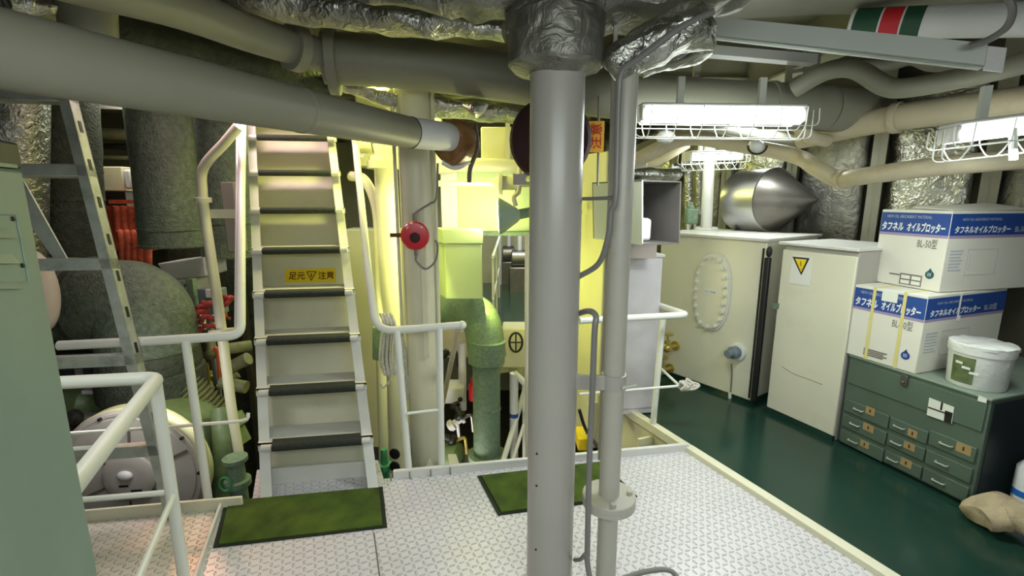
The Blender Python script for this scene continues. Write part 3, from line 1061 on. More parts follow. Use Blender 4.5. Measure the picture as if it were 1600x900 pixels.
# polished drum with a cone end on the tank
dc = W(1211, 313, 3.98)
dax = Vector((0.39, -0.92, 0.02)).normalized()
dr = 0.262
t = thing('drum', Vector((dc.x, dc.y, TH + 0.02)), 'polished sheet metal drum with a pointed cone end above the tank', 'drum')
MB().lathe(dc - dax * 0.34, dax, [(0, dr * 0.97), (0.01, dr), (0.33, dr), (0.332, dr * 1.012), (0.342, dr * 1.012), (0.344, dr * 0.985)], 48).build('shell', 'polished_steel', t)
MB().lathe(dc + dax * 0.0, dax, [(0, dr * 0.985), (0.36, 0.012), (0.362, 0.002)], 48).build('cone', 'dull_steel', t, sharp=50)
MB().lathe(dc - dax * 0.42, dax, [(0, 0.07), (0.02, 0.07), (0.021, 0.055), (0.07, 0.055)], 20).build('inlet_flange', 'white_paint', t)
bb = MB()
for s in (-1, 1):
    bb.box(dc - dax * (0.18 + 0.08 * s) + Vector((0, 0, -dr - 0.02)), dax * 0.02, dax.cross(Z) * 0.16 * s, Z * 0.05)
bb.build('saddle', 'dull_steel', t)

# thin white pillar standing on the tank
pz_ = W(1103, 362, 4.15)
t = thing('pillar', pz_, 'thin white pillar with small bolted foot standing on the tank', 'pillar')
pt = W(1110, 205, 4.15)
MB().cyl(pz_, pt, 0.047, 20).build('shaft', 'white_paint', t)
flange(pz_ + Z * 0.02, Z, 0.10, 0.012, 8).build('foot_flange', 'white_paint', t)
# foil pipes and green fitting left of the pillar
for (u, v0, v1, Y, r_, lb) in ((1076, 262, 360, 4.5, 0.035, 'foil wrapped upright pipe left of the white pillar'), (1092, 255, 335, 4.4, 0.028, 'second foil wrapped upright pipe close to the white pillar')):
    tag(MB().tube(fillet([W(u - 25, v0, Y), W(u, v0, Y), W(u, v1, Y)], 0.08), r_, 12).build('lagged_pipe', 'foil'), lb, 'pipe', 'lagged pipes behind the vent')
t = thing('pipe_fitting', W(1080, 366, 4.2), 'pale green valve block on white legs behind the vent opening', 'valve')
MB().cbox(W(1080, 338, 4.2), 0.10, 0.08, 0.13).build('block', 'lagging_green', t, bevel=0.01)
MB().cyl(W(1075, 366, 4.2), W(1075, 345, 4.2), 0.012, 8).cyl(W(1086, 366, 4.2), W(1086, 345, 4.2), 0.012, 8).build('leg', 'white_paint', t)
MB().lathe(W(1080, 326, 4.2), Z, [(0, 0.03), (0.02, 0.03), (0.03, 0.015), (0.06, 0.015)], 14).build('bonnet', 'lagging_green', t)

# black rubber strip between tank and locker
S0 = Face(T1 + td * 0.012 + tf.n * 0.01, td)
t = thing('door_seal', S0.o, 'long black upright strip with thin black rod between tank and locker', 'seal')
bb = MB()
S0.slab(bb, 0.0, 0.036, 0.05, 1.10, 0.035)
bb.build('strip', 'black', t, bevel=0.006)
MB().tube([S0.p(-0.022, 0.06, 0.01), S0.p(-0.022, 1.16, 0.01)], 0.007, 8).build('rod', 'ink_black', t)
MB().ball(S0.p(0.02, 1.14, 0.015), 0.024, 0.8, 0.8, 1.6).build('hook', 'black', t)

# ------------------------------------------------------------------ cream locker with the warning sign
L0, L1 = Vector((1.822, 3.175, 0)), Vector((2.011, 2.742, 0))
lfce = Face(L0, L1 - L0)
ll = (L1 - L0).length
t = thing('cabinet', (L0 + L1) / 2 - lfce.n * 0.2, 'cream steel cabinet door with a yellow triangle warning sign', 'cabinet')
bb = MB(); lfce.slab(bb, 0, ll, 0.0, 1.195, -0.5, -0.02); bb.build('body', 'grey_paint', t, bevel=0.006, label='grey cabinet side')
bb = MB(); lfce.slab(bb, 0, ll, 0.035, 1.165, 0.018, -0.018); dr_ = bb.build('door', 'tank_paint', t, bevel=0.005)
bb = MB(); lfce.slab(bb, -0.02, ll, 0.0, 0.03, 0.03, -0.02); bb.build('plinth', 'deck_green', t, label='green painted plinth')
bb = MB(); lfce.slab(bb, -0.03, ll + 0.01, 1.195, 1.215, -0.55, 0.012); bb.build('top', 'white_paint', t, bevel=0.004)
bb = MB(); lfce.quad(bb, [(1233, 442), (1266, 447), (1271, 401), (1239, 397)], 0.002, 0.001)
sgn = bb.build('warning_sign', 'sign_white', t, label='white sign with yellow triangle')
bb = MB(); lfce.quad(bb, [(1252.5, 430), (1265.5, 403.5), (1239, 401)], 0.0015, 0.003); bb.build('triangle_border', 'ink_black', sgn)
bb = MB(); lfce.quad(bb, [(1252.6, 425), (1261.5, 405.5), (1243.2, 403.8)], 0.0015, 0.0045); bb.build('triangle', 'sign_yellow', sgn)
bb = MB(); bb.tube([lfce.px(1252.4, 408, 0.0065), lfce.px(1252.6, 416, 0.0065)], 0.0025, 6).ball(lfce.px(1252.6, 420, 0.0065), 0.003, seg=8, rings=6); bb.build('exclamation_mark', 'ink_black', sgn)
MB().tube(catmull([lfce.px(1222, 573, 0.0), lfce.px(1240, 584, 0.0), lfce.px(1262, 592, 0.0), lfce.px(1285, 601, 0.0)]), 0.0022, 6).build('scratch', 'ink_grey', dr_)
bb = MB(); lfce.quad(bb, [(1207, 482), (1217, 483), (1218, 474), (1208, 473)], 0.003, 0.0); bb.build('green_patch', 'lagging_green', dr_, label='small green patch')

# ------------------------------------------------------------------ green drawer cabinet
C0, C1 = Vector((2.041, 2.742, 0)), Vector((2.251, 2.087, 0))
cf = Face(C0, C1 - C0)
cl = (C1 - C0).length
CH = 0.575
fc = thing('drawer_cabinet', (C0 + C1) / 2 - cf.n * 0.4, 'dark green steel drawer cabinet with paper tags on its drawers', 'cabinet')
bb = MB(); cf.slab(bb, 0, cl, 0.012, CH - 0.012, -0.92, -0.006); bb.build('body', 'cabinet_green', fc, bevel=0.004)
bb = MB(); cf.slab(bb, -0.004, cl + 0.004, CH - 0.014, CH, -0.93, 0.002); bb.build('top', 'cabinet_top', fc, bevel=0.004, label='pale green top plate')
bb = MB(); cf.slab(bb, 0.02, cl - 0.02, 0.0, 0.014, -0.86, -0.03); bb.build('plinth', 'black', fc)
bb = MB(); bb.box(cf.p(cl, 0.02, -0.03), cf.x * 0.004, -cf.n * 0.85, Z * (CH - 0.05)); bb.build('side_panel', 'black_panel', fc, label='dark end panel')
# columns of drawers
s_mid0 = cf.sz(1385, 690)[0]
s_mid1 = cf.sz(1448, 700)[0]
def drawer(s0, s1, z0, z1, hu, hv, lab):
    bb = MB(); cf.slab(bb, s0 + 0.004, s1 - 0.004, z0 + 0.003, z1 - 0.003, 0.012, -0.006)
    d_ = bb.build('drawer', 'cabinet_green', fc, bevel=0.003)
    s, z = cf.sz(hu, hv)
    hb = MB()
    hb.tube(fillet([cf.p(s - 0.026, z, 0.004), cf.p(s - 0.026, z, 0.020), cf.p(s + 0.026, z, 0.020), cf.p(s + 0.026, z, 0.004)], 0.008, 4), 0.0045, 8)
    hb.build('handle', 'aluminium', d_, label='bright bar handle')
    if lab:
        u_, v_, w_, h_ = lab
        ss, zz = cf.sz(u_, v_)
        pb_ = MB(); cf.slab(pb_, ss - w_ / 2, ss + w_ / 2, zz - h_ / 2, zz + h_ / 2, 0.0015, 0.006)
        pb_.build('paper_tag', 'paper_tan', d_, label='tan paper tag')
        mk = MB(); cf.slab(mk, ss - 0.004, ss + 0.004, zz - 0.010, zz + 0.010, 0.001, 0.0076)
        mk.build('tag_mark', 'ink_brown', d_)
rows = lambda n_, lo, hi: [(lo + (hi - lo) * i / n_, lo + (hi - lo) * (i + 1) / n_) for i in range(n_)]
zl = [cf.sz(1343, 641)[1], cf.sz(1336, 664)[1], cf.sz(1333, 689)[1]]
for i, (hu, hv) in enumerate(((1343, 640), (1337, 663), (1334, 689))):
    z = zl[i]
    drawer(0.012, s_mid0, z - 0.042, z + 0.042, hu, hv, ((1361, 642, .05, .045), (1358, 668, .06, .045), (1352, 694, .05, .04))[i])
for i, (hu, hv) in enumerate(((1407, 667), (1402, 692), (1396, 718))):
    z = cf.sz(hu, hv)[1]
    drawer(s_mid0, s_mid1, z - 0.038, z + 0.038, hu, hv, ((1427, 677, .045, .04), (1422, 697, .055, .04), (1417, 723, .055, .045))[i])
for i, (hu, hv) in enumerate(((1480, 694), (1473, 724), (1468, 752))):
    z = cf.sz(hu, hv)[1]
    drawer(s_mid1, cl - 0.012, z - 0.042, z + 0.042, hu, hv, ((1507, 701, .062, .05), None, None)[i])
bb = MB(); cf.slab(bb, 0.012, cl - 0.012, 0.40, 0.545, 0.006, -0.004); lidp = bb.build('upper_panel', 'cabinet_green', fc, bevel=0.002)
hs = MB()
s, z = cf.sz(1415, 594)
cf.slab(hs, s - 0.016, s + 0.016, z - 0.03, z + 0.03, 0.012, 0.002)
hs.tube([cf.p(s, z - 0.01, 0.012), cf.p(s, z - 0.01, 0.028)], 0.008, 8)
hs.build('hasp', 'dull_steel', fc, bevel=0.002)
sg = None
bb = MB(); cf.quad(bb, [(1449, 648), (1488, 662), (1492, 636), (1453, 621)], 0.0015, 0.004)
sg = bb.build('label_card', 'sign_white', fc, label='white card with printed fields')
bb = MB()
cf.quad(bb, [(1476, 658), (1487, 662), (1490, 645), (1478, 641)], 0.001, 0.0058)
cf.quad(bb, [(1451, 637), (1489, 650), (1489.4, 648), (1451.4, 635)], 0.001, 0.0058)
cf.quad(bb, [(1470, 640), (1473, 641), (1475, 629), (1472, 628)], 0.001, 0.0058)
bb.build('printed_field', 'ink_black', sg)
bb = MB(); cf.quad(bb, [(1528, 626), (1542, 630), (1543, 623), (1530, 618)], 0.0015, 0.003); bb.build('name_plate', 'sign_white', fc, label='small white plate')

# ------------------------------------------------------------------ cartons
def carton(N, eD, lA, lD, z0, h, label, worn):
    eD = Vector(eD).normalized()
    eA = Vector((-eD.y, eD.x, 0))                  # from the near corner back along the left face
    N = Vector((N.x, N.y, z0))
    t = thing('carton', N + eA * lA / 2 + eD * lD / 2, label, 'box', 'oil blotter cartons on the green cabinet')
    MB().box(N, eD * lD, eA * lA, Z * h).build('carton_body', 'box_card', t, bevel=0.004)
    Lf = Face(N + eA * lA, -eA)
    Rf = Face(N, eD)
    for fc_, wd, key in ((Lf, lA, 'L'), (Rf, lD, 'R')):
        bb = MB(); fc_.slab(bb, 0.004, wd - 0.001, h * 0.70, h * 0.965, 0.0012, 0.0)
        bd = bb.build('printed_band', 'box_blue', t, label='blue printed band')
        bb = MB(); fc_.slab(bb, 0.004, wd - 0.001, h * 0.665, h * 0.70, 0.0010, 0.0)
        bb.build('printed_stripe', 'box_violet', t, label='pale violet stripe')
        if key == 'L':
            writing('タフネル', fc_.p(wd * 0.03, h * 0.735, 0.002), fc_.x, Z, h * 0.125, 'ink_white', bd, squeeze=wd * 0.34 / (h * 0.125 * 4), shear=0.12, bold=0.03)
            writing('オイルブロッター', fc_.p(wd * 0.42, h * 0.735, 0.002), fc_.x, Z, h * 0.125, 'ink_white', bd, squeeze=wd * 0.53 / (h * 0.125 * 8), shear=0.12, bold=0.03)
            writing('NEW OIL ABSORBENT MATERIAL', fc_.p(wd * 0.10, h * 0.895, 0.002), fc_.x, Z, h * 0.055, 'ink_pale', bd, squeeze=0.75 * wd / (h * 0.055 * 17))
            writing('BL-50型', fc_.p(wd * 0.60, h * 0.535, 0.001), fc_.x, Z, h * 0.13, 'ink_grey', t, squeeze=wd * 0.33 / (h * 0.13 * 4.0), bold=0.01)
            em = fc_.p(wd * 0.84, h * 0.20, 0.0005)
            eb = MB().lathe(em, fc_.n, [(0, h * 0.052), (0.0012, h * 0.052)], 24)
            eb.prism([em + fc_.x * h * 0.03 + Z * h * 0.035, em - fc_.x * h * 0.03 + Z * h * 0.035, em + Z * h * 0.085], fc_.n * 0.0012)
            e_ = eb.build('drop_emblem', 'emblem_teal' if not worn else 'box_blue', t, label='round drop emblem')
            ib = MB()
            for k in range(3):
                ib.box(em + fc_.x * h * (-0.022 + 0.016 * k) - Z * h * 0.02 + fc_.n * 0.0014, fc_.x * h * 0.008, fc_.n * 0.0006, Z * h * 0.045)
            ib.build('emblem_mark', 'ink_pale', e_)
            wb_ = MB()
            for k in range(4 if worn else 1):
                fc_.slab(wb_, wd * 0.26, wd * (0.60 - 0.05 * (k % 2)), h * (0.135 - 0.026 * k), h * (0.155 - 0.026 * k), 0.0008, 0.0004)
            wb_.build('fine_print', 'ink_grey', t)
        else:
            writing('タフネルオイルブロッター', fc_.p(wd * 0.05, h * 0.735, 0.002), fc_.x, Z, h * 0.095, 'ink_white', bd, squeeze=wd * 0.62 / (h * 0.095 * 12), shear=0.12, bold=0.03)
            writing('BL-50型', fc_.p(wd * 0.72, h * 0.735, 0.002), fc_.x, Z, h * 0.095, 'ink_pale', bd, squeeze=wd * 0.2 / (h * 0.095 * 4), bold=0.012)
            writing('NEW OIL ABSORBENT MATERIAL', fc_.p(wd * 0.12, h * 0.88, 0.002), fc_.x, Z, h * 0.045, 'ink_pale', bd, squeeze=wd * 0.5 / (h * 0.045 * 17))
            pb_ = MB()
            for k in range(7):
                fc_.slab(pb_, wd * 0.05, wd * (0.19 - 0.012 * (k % 3)), h * (0.50 - 0.04 * k), h * (0.52 - 0.04 * k), 0.0008, 0.0003)
            for (s0, s1, z0_, z1_) in ((.24, .58, .52, .526), (.24, .58, .20, .206), (.24, .245, .20, .526), (.575, .58, .20, .526), (.27, .275, .27, .47)):
                fc_.slab(pb_, wd * s0, wd * s1, h * z0_, h * z1_, 0.0008, 0.0003)
            pb_.build('fine_print', 'ink_pale', t)
    return t, N, eA, eD, Lf, Rf
nb = G(1430, 585, CH)
eD1 = Vector((0.94, 0.34, 0))
t1, N1, eA1, eD1, Lf1, Rf1 = carton(nb, eD1, 0.372, 0.70, CH + 0.001, 0.425, 'lower white carton with blue band, bound with two yellow straps, on the green cabinet', True)
# straps of the lower carton
for s in (0.105, 0.262):
    bb = MB()
    bb.box(Lf1.p(s, -0.0, 0.0015), Lf1.x * 0.016, Lf1.n * 0.0015, Z * 0.428)
    bb.box(Lf1.p(s, 0.4255, 0.003), Lf1.x * 0.016, -Lf1.n * 0.69, Z * 0.0015)
    bb.build('strap', 'band_yellow', t1, label='pale yellow plastic strap')
bb = MB()
bb.box(Rf1.p(0.27, 0.30, 0.002), Rf1.x * 0.014, Rf1.n * 0.001, Z * 0.125).box(Rf1.p(0.27, 0.30, 0.002), Rf1.x * 0.03, Rf1.n * 0.001, -Z * 0.03)
bb.build('tape_end', 'ink_white', t1, label='loose white tape end')
z_up = CH + 0.001 + 0.425 + 0.003
nb2 = G(1467, 457, z_up)
eD2 = Vector((math.cos(math.radians(13)), math.sin(math.radians(13)), 0))
t2, N2, eA2, eD2, Lf2, Rf2 = carton(nb2, eD2, 0.375, 0.64, z_up, 0.432, 'upper white carton with bright blue band and drop emblem, topmost of the two', False)
MB().prism([N2 + Z * 0.434 + eA2 * 0.0, N2 + Z * 0.434 + eD2 * 0.6, N2 + Z * 0.468 + eD2 * 0.55 + eA2 * 0.2, N2 + Z * 0.446 + eA2 * 0.2], Z * 0.003).build('flap', 'box_card', t2)
# sticker with four fields hanging over both cartons
bb = MB(); Lf2.slab(bb, 0.16, 0.28, 0.012, 0.075, 0.0012, 0.0006); stk = bb.build('sticker', 'ink_grey', t2, label='grey bordered sticker with white fields')
bb = MB()
for (s0, s1, z0_, z1_) in ((.168, .216, .046, .066), (.226, .274, .046, .066), (.168, .216, .018, .038), (.226, .274, .018, .038)):
    Lf2.slab(bb, s0, s1, z0_, z1_, 0.0008, 0.002)
bb.build('sticker_field', 'sign_white', stk)
bb = MB(); Lf1.slab(bb, 0.155, 0.235, 0.36, 0.420, 0.001, 0.004); bb.build('paper_note', 'sign_white', t1, label='white paper note')

# bucket wrapped in film
bc = G(1545, 590, CH)
bc = Vector((2.345, 2.265, CH))
r_ = 0.122
t = thing('bucket', bc + Z * 0.001, 'white plastic pail with a green label, wrapped in clear film', 'bucket')
MB().lathe(bc + Z * 0.001, Z, [(0, r_ * 0.90), (0.006, r_ * 0.93), (0.17, r_ * 1.0), (0.172, r_ * 1.04), (0.19, r_ * 1.05), (0.205, r_ * 1.05)], 40).build('pail', 'plastic_white', t)
lb = MB().lathe(bc + Z * 0.205, Z, [(0, r_ * 1.06), (0.012, r_ * 1.06), (0.016, r_ * 1.0), (0.017, r_ * 0.3)], 36)
lb.jitter(0.006, 30, 3)
lb.build('lid', 'plastic_white', t)
lbm = MB()
toC = math.atan2(-bc.y, -bc.x) - 0.42
vs, fs = [], []
for i in range(9):
    a = toC - 0.48 + 0.8 * i / 8
    for z_ in (0.025, 0.158):
        rr = r_ * (0.937 + 0.06 * z_ / 0.17) + 0.0015
        vs.append(bc + Vector((math.cos(a) * rr, math.sin(a) * rr, z_)))
for i in range(8):
    fs.append((2 * i, 2 * i + 2, 2 * i + 3, 2 * i + 1))
lbm.poly(vs, fs)
lo = lbm.build('label_sheet', 'label_green', t, label='green picture label')
wv = MB()
for i in range(3):
    a = toC - 0.32 + 0.5 * i / 2
    rr = r_ * 0.99 + 0.003
    wv.box(bc + Vector((math.cos(a) * rr, math.sin(a) * rr, 0.12 - 0.02 * i)), Vector((-math.sin(a), math.cos(a), 0)) * 0.035, Vector((0.001, 0, 0)), Z * 0.012)
wv.build('label_print', 'sign_white', lo)

# sack on the deck at the right edge
bb = MB()
sk = [G(1528, 812, 0.05), G(1560, 803, 0.075), G(1600, 815, 0.085), G(1650, 850, 0.08)]
bb.tube(catmull(sk, 8), [0.045 + 0.055 * math.sin(math.pi * min(1, 0.15 + i / 24)) for i in range(25)], 20, True, 0.75)
bb.jitter(0.022, 12, 4).jitter(0.010, 30, 8)
zmin = min(p.z for p in bb.v)
bb.v = [p + Vector((0, 0, 0.003 - zmin)) for p in bb.v]
tag(bb.build('sack', 'cloth_sack', sharp=60), 'crumpled beige cloth sack on the green deck at the right edge', 'sack')
pw = Vector((2.475, 2.05, 0))
t = thing('bottle', pw, 'white bottle with a blue ring cap half cut off at the right edge', 'bottle')
MB().lathe(pw, Z, [(0, 0.05), (0.006, 0.055), (0.24, 0.055), (0.28, 0.03), (0.30, 0.022)], 24).build('body', 'plastic_white', t)
MB().lathe(pw + Z * 0.10, Z, [(0, 0.0565), (0.03, 0.0565)], 24).build('blue_ring', 'blue_plastic', t, label='blue ring')

# ------------------------------------------------------------------ vent duct outlet
v0, v1 = W(1003, 383, 2.55), W(1003, 281, 2.55)
v2, v3 = W(1065, 283, 2.63), W(1062, 382, 2.63)
dv = A * 0.46
def wall_(mb, a, b_, inner):       # a duct wall with thickness
    mb.hexa([a, b_, b_ + dv, a + dv], [a + inner, b_ + inner, b_ + dv + inner, a + dv + inner])
vx = (v3 - v0).normalized()
t = thing('air_duct', (v0 + v3) / 2 + dv / 2, 'grey white ventilation duct with its square opening towards the tank', 'duct')
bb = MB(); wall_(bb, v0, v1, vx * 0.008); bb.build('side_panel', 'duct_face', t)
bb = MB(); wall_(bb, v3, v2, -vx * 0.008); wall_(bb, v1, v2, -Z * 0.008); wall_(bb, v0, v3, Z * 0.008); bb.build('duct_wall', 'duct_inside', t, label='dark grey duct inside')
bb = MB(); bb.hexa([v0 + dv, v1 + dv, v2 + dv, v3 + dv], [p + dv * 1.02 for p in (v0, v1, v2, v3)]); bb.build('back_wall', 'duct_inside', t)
bb = MB(); bb.box(v0 + vx * 0.012 + Z * 0.01 + dv * 0.25, vx * 0.14, A * 0.18, Z * 0.13); bb.build('inner_box', 'machine_white', t, bevel=0.02, label='white block inside the duct')
foil_lump('pipe_lagging', [W(985, 272, 2.9), W(1020, 272, 2.95), W(1060, 273, 3.0)], [0.04, 0.045, 0.04], 'shiny foil wrapped pipe on top of the ventilation duct', seed=41, amt=0.012)
tag(MB().box(W(985, 404, 2.98), (0.17, 0.02, 0), (-0.03, 0.15, 0), (0, 0, 0.10)).build('duct_bracket', 'brown_tape' if False else 'pipe_pink'), 'small brownish bracket below the ventilation duct', 'bracket')

# white electrical box and tall locker behind the standpipe
e0 = W(962, 633, 3.10)
ef = Face(Vector((e0.x, e0.y, 0)), Vector((1, 0.14, 0)))
t = thing('electrical_box', Vector((e0.x + 0.1, e0.y + 0.1, 0)), 'white upright steel box between the standpipe and the tank', 'box')
ez = W(975, 403, 3.10).z
bb = MB(); ef.slab(bb, 0, 0.285, 0.004, ez, -0.26); bb.build('body', 'machine_white', t, bevel=0.006)
bb = MB(); ef.slab(bb, 0.0, 0.295, ez + 0.001, ez + 0.02, -0.27, 0.01); bb.build('lid', 'white_paint', t, bevel=0.003)
bb = MB(); ef.slab(bb, 0.02, 0.265, 0.05, ez - 0.05, 0.008, 0.0); bb.build('door', 'machine_white', t, bevel=0.003)
k0 = W(934, 640, 3.45)
kf = Face(Vector((k0.x, k0.y, -0.4)), Vector((1, 0.1, 0)))
kz = W(934, 236, 3.45).z
t = thing('switch_locker', Vector((k0.x + 0.15, k0.y + 0.3, -0.4)), 'tall cream locker behind the standpipe with its left side in yellow light', 'locker')
MB().box(kf.p(0, 0), kf.x * 0.30, A * 0.75, Z * (kz + 0.4)).build('body', 'hall_cream', t, bevel=0.008)
bb = MB(); kf.slab(bb, 0.012, 0.29, 0.05, kz + 0.36, 0.012); bb.build('door', 'duct_face', t, bevel=0.004)
bb = MB(); kf.slab(bb, 0.03, 0.05, 0.98, 1.08, 0.03, 0.012); bb.build('handle', 'dull_steel', t, bevel=0.004)

# ------------------------------------------------------------------ fluorescent fittings
def lamp(p0, p1, label, r=0.028, cage=True, hoops=7, drop=0.095, wide=0.075, hang=0.12):
    p0, p1 = Vector(p0), Vector(p1)
    d = (p1 - p0).normalized()
    s = d.cross(Z).normalized()
    L = (p1 - p0).length
    t = thing('fluorescent_lamp', (p0 + p1) / 2, label, 'lamp', 'caged fluorescent lamps')
    MB().box(p0 - s * wide * 0.75 + Z * 0.034, d * L, s * wide * 1.5, Z * 0.016).build('housing', 'white_paint', t, bevel=0.006)
    bb = MB()
    for o in (-0.034, 0.034):
        bb.tube([p0 + s * o + d * 0.018, p1 + s * o - d * 0.018], r, 14)
    bb.build('tube', 'tube_light', t, label='glowing fluorescent tubes')
    for q_, sg_ in ((p0, 1), (p1, -1)):
        MB().box(q_ - s * wide * 0.7 - Z * 0.025, d * 0.018 * sg_, s * wide * 1.4, Z * 0.06).build('end_cap', 'white_paint', t, bevel=0.004)
    if cage:
        bb = MB()
        a0, a1 = p0 - d * 0.02, p1 + d * 0.045
        for o, z_ in ((-wide, -0.045), (-wide * 0.35, -drop), (wide * 0.35, -drop), (wide, -0.045)):
            bb.tube(fillet([a0 + s * o * 0.9 + Z * 0.03, a0 + s * o + Z * z_, a1 + s * o + Z * z_, a1 + s * o * 0.9 + Z * 0.03], 0.03, 4), 0.0026, 6)
        for k in range(hoops):
            c_ = a0.lerp(a1, (k + 0.5) / hoops)
            bb.tube(fillet([c_ - s * wide * 1.05 + Z * 0.035, c_ - s * wide - Z * 0.045, c_ - s * wide * 0.35 - Z * drop, c_ + s * wide * 0.35 - Z * drop, c_ + s * wide - Z * 0.045, c_ + s * wide * 1.05 + Z * 0.035], 0.02, 3), 0.0024, 6)
        bb.build('wire_cage', 'rail_paint', t)
    for f_ in (0.25, 0.75):
        c_ = p0.lerp(p1, f_)
        MB().box(c_ - d * 0.015 - s * 0.01 + Z * 0.05, d * 0.03, s * 0.02, Z * hang).build('hanger', 'rail_paint', t)
    return t
lamp(W(998, 181, 2.28), W(1250, 184, 2.28), 'caged fluorescent lamp glowing under the thick pipe in the upper middle right', r=0.034)
lamp(W(1478, 214, 1.92), W(1690, 188, 1.85), 'caged fluorescent lamp at the right edge above the cartons', r=0.028, hoops=4)
lamp(W(1072, 247, 3.75), W(1155, 245, 3.9), 'small distant caged fluorescent lamp above the thin white pillar', r=0.02, hoops=7)
lamp(W(1175, 233, 4.3), W(1215, 232, 4.5), 'farthest small fluorescent lamp above the polished drum', r=0.02, hoops=4)
cable('lamp_bracket', [W(1583, 200, 1.84), W(1583, 250, 1.84)], 0.013, 'rail_paint', 'white bracket hanging below the right edge lamp', 'bracket', grp='lamp brackets')
t = thing('bulkhead_light', W(1180, 236, 2.9), 'small round glass bulkhead light with dark ring under the middle lamp', 'lamp')
MB().ball(W(1181, 229, 2.9), 0.046, 1, 1, 0.8).build('glass', 'plastic_white', t)
MB().tube([W(1181, 226, 2.9) + Vector((math.cos(a) * 0.056, -0.02, math.sin(a) * 0.05 - 0.006)) for a in [math.pi + math.pi * i / 12 for i in range(13)]], 0.006, 6).build('ring', 'ink_black', t)
t = thing('bulkhead_light', W(1040, 215, 2.6), 'small pale glass cover below the lamp cage right of the standpipe', 'lamp')
MB().ball(W(1040, 214, 2.6), 0.05, 1, 1, 0.7).build('glass', 'plastic_white', t)

# ------------------------------------------------------------------ pipes under the deckhead
def pipe(name, pts, r, m, label, fil=None, seg=20, grp='pipes under the deckhead', flanges=(), cat='pipe'):
    P = fillet(pts, fil, 8) if fil else (catmull(pts, 8) if len(pts) > 2 else [Vector(p) for p in pts])
    base = min(P, key=lambda p: p.z)
    if not flanges:
        return tag(MB().tube(P, r, seg).build(name, m), label, cat, grp)
    t = thing(name, base, label, cat, grp)
    MB().tube(P, r, seg).build('run', m, t)
    for f_, fr_, th in flanges:
        i = int(f_ * (len(P) - 2))
        ax = (P[i + 1] - P[i]).normalized()
        pt_ = P[i].lerp(P[i + 1], f_ * (len(P) - 2) - i) if len(P) > 2 else P[0].lerp(P[1], f_)
        MB().lathe(pt_ - ax * th / 2, ax, [(0, r * 1.0), (0.001, fr_), (th - 0.001, fr_), (th, r * 1.0)], seg).build('collar', m, t)
    return t
# big grey pipe from the top left corner down to the white sleeve
q0, q1 = W(-160, 44, 0.72), W(640, 207, 2.10)
t = thing('pipe', q1, 'thick grey pipe from the upper left ending in a white sleeve', 'pipe', 'pipes under the deckhead')
MB().tube([q0, q1], 0.064, 28).build('run', 'pipe_grey', t)
q2 = W(706, 215, 2.32)
q0 = q0 - (q1 - q0).normalized() * 1.2
MB().tube([q1, q1.lerp(q2, 0.9), q2], [0.0643, 0.0643, 0.060], 28).build('sleeve', 'sleeve_white', t, label='white cloth sleeve')
MB().lathe(q1, q2 - q1, [(0, 0.0645), (0.002, 0.066), (0.008, 0.066), (0.010, 0.0645)], 28).build('band', 'ink_black', t, label='dark band')
MB().lathe(q0.lerp(q1, 0.75), q1 - q0, [(0, 0.0642), (0.004, 0.066), (0.02, 0.066), (0.024, 0.0642)], 28).build('seam', 'pipe_grey', t)
# brown wrapped pipe end it meets
bx = (q2 - q1).normalized()
cc_ = W(714, 222, 2.37)
t = thing('pipe_end', cc_, 'brown tape wrapped round pipe end with white underside beside the white sleeve', 'pipe')
MB().lathe(cc_ - bx * 0.07, bx, [(0, 0.062), (0.005, 0.095), (0.03, 0.108), (0.08, 0.108), (0.11, 0.085), (0.12, 0.05)], 30).jitter(0.010, 14, 3).build('wrapping', 'brown_tape', t)
MB().tube(catmull([W(692, 252, 2.36), W(712, 260, 2.36), W(733, 250, 2.36)]), [0.018] * 17, 12).build('white_underside', 'sleeve_white', t, label='white underside')
MB().tube(catmull([W(742, 195, 2.4), W(746, 230, 2.4), W(735, 262, 2.4), W(733, 285, 2.4)]), 0.011, 8).build('drip_strap', 'dull_steel', t)
# second pipe and big run to the right
pipe('pipe', [W(-150, -150, 1.1), W(60, -58, 1.30), W(275, 8, 1.75), W(400, 55, 2.10), W(520, 92, 2.42)], 0.073, 'pipe_grey', 'grey pipe slanting from the top edge to the collar in the upper middle', flanges=((0.90, 0.10, 0.05),))
pipe('pipe', [W(505, 90, 2.42), W(640, 100, 2.50), W(800, 122, 2.55), W(990, 152, 2.62), W(1290, 170, 2.75)], 0.118, 'pipe_grey', 'thickest grey pipe running behind the column to an elbow above the middle lamp', seg=28, flanges=((0.03, 0.165, 0.045), (0.955, 0.126, 0.03)))
t = thing('pipe_elbow', W(1320, 205, 2.8), 'large smooth grey pipe elbow right of the middle lamp', 'pipe', 'pipes under the deckhead')
MB().tube(fillet([W(1290, 170, 2.75), W(1366, 176, 2.80), W(1352, 172, 3.6)], 0.16, 10), 0.119, 28).build('bend', 'pipe_grey', t)
MB().tube(fillet([W(1240, 190, 2.75), W(1266, 215, 2.75), W(1292, 220, 2.8)], 0.05), 0.035, 14).build('drain_boss', 'pipe_cream', t)
# vertical stub of the left pipe into the deckhead
pipe('pipe_stub', [W(130, -80, 1.75), W(140, 60, 1.85)], 0.085, 'pipe_grey', 'short grey pipe stub dropping behind the thick left pipe')
# dark wrapped duct between the two left pipes
pipe('duct', [W(150, 42, 2.0), W(330, 90, 2.4), W(420, 112, 2.6), W(520, 140, 2.9)], 0.09, 'lagging_dark', 'dark lagged duct in the gap between the two left pipes')
pipe('pipe', [W(0, 103, 1.9), W(60, 105, 1.95), W(125, 118, 2.1), W(200, 130, 2.3)], 0.022, 'dull_steel', 'thin bent pipe under the thick left pipe above the ladder', seg=12)
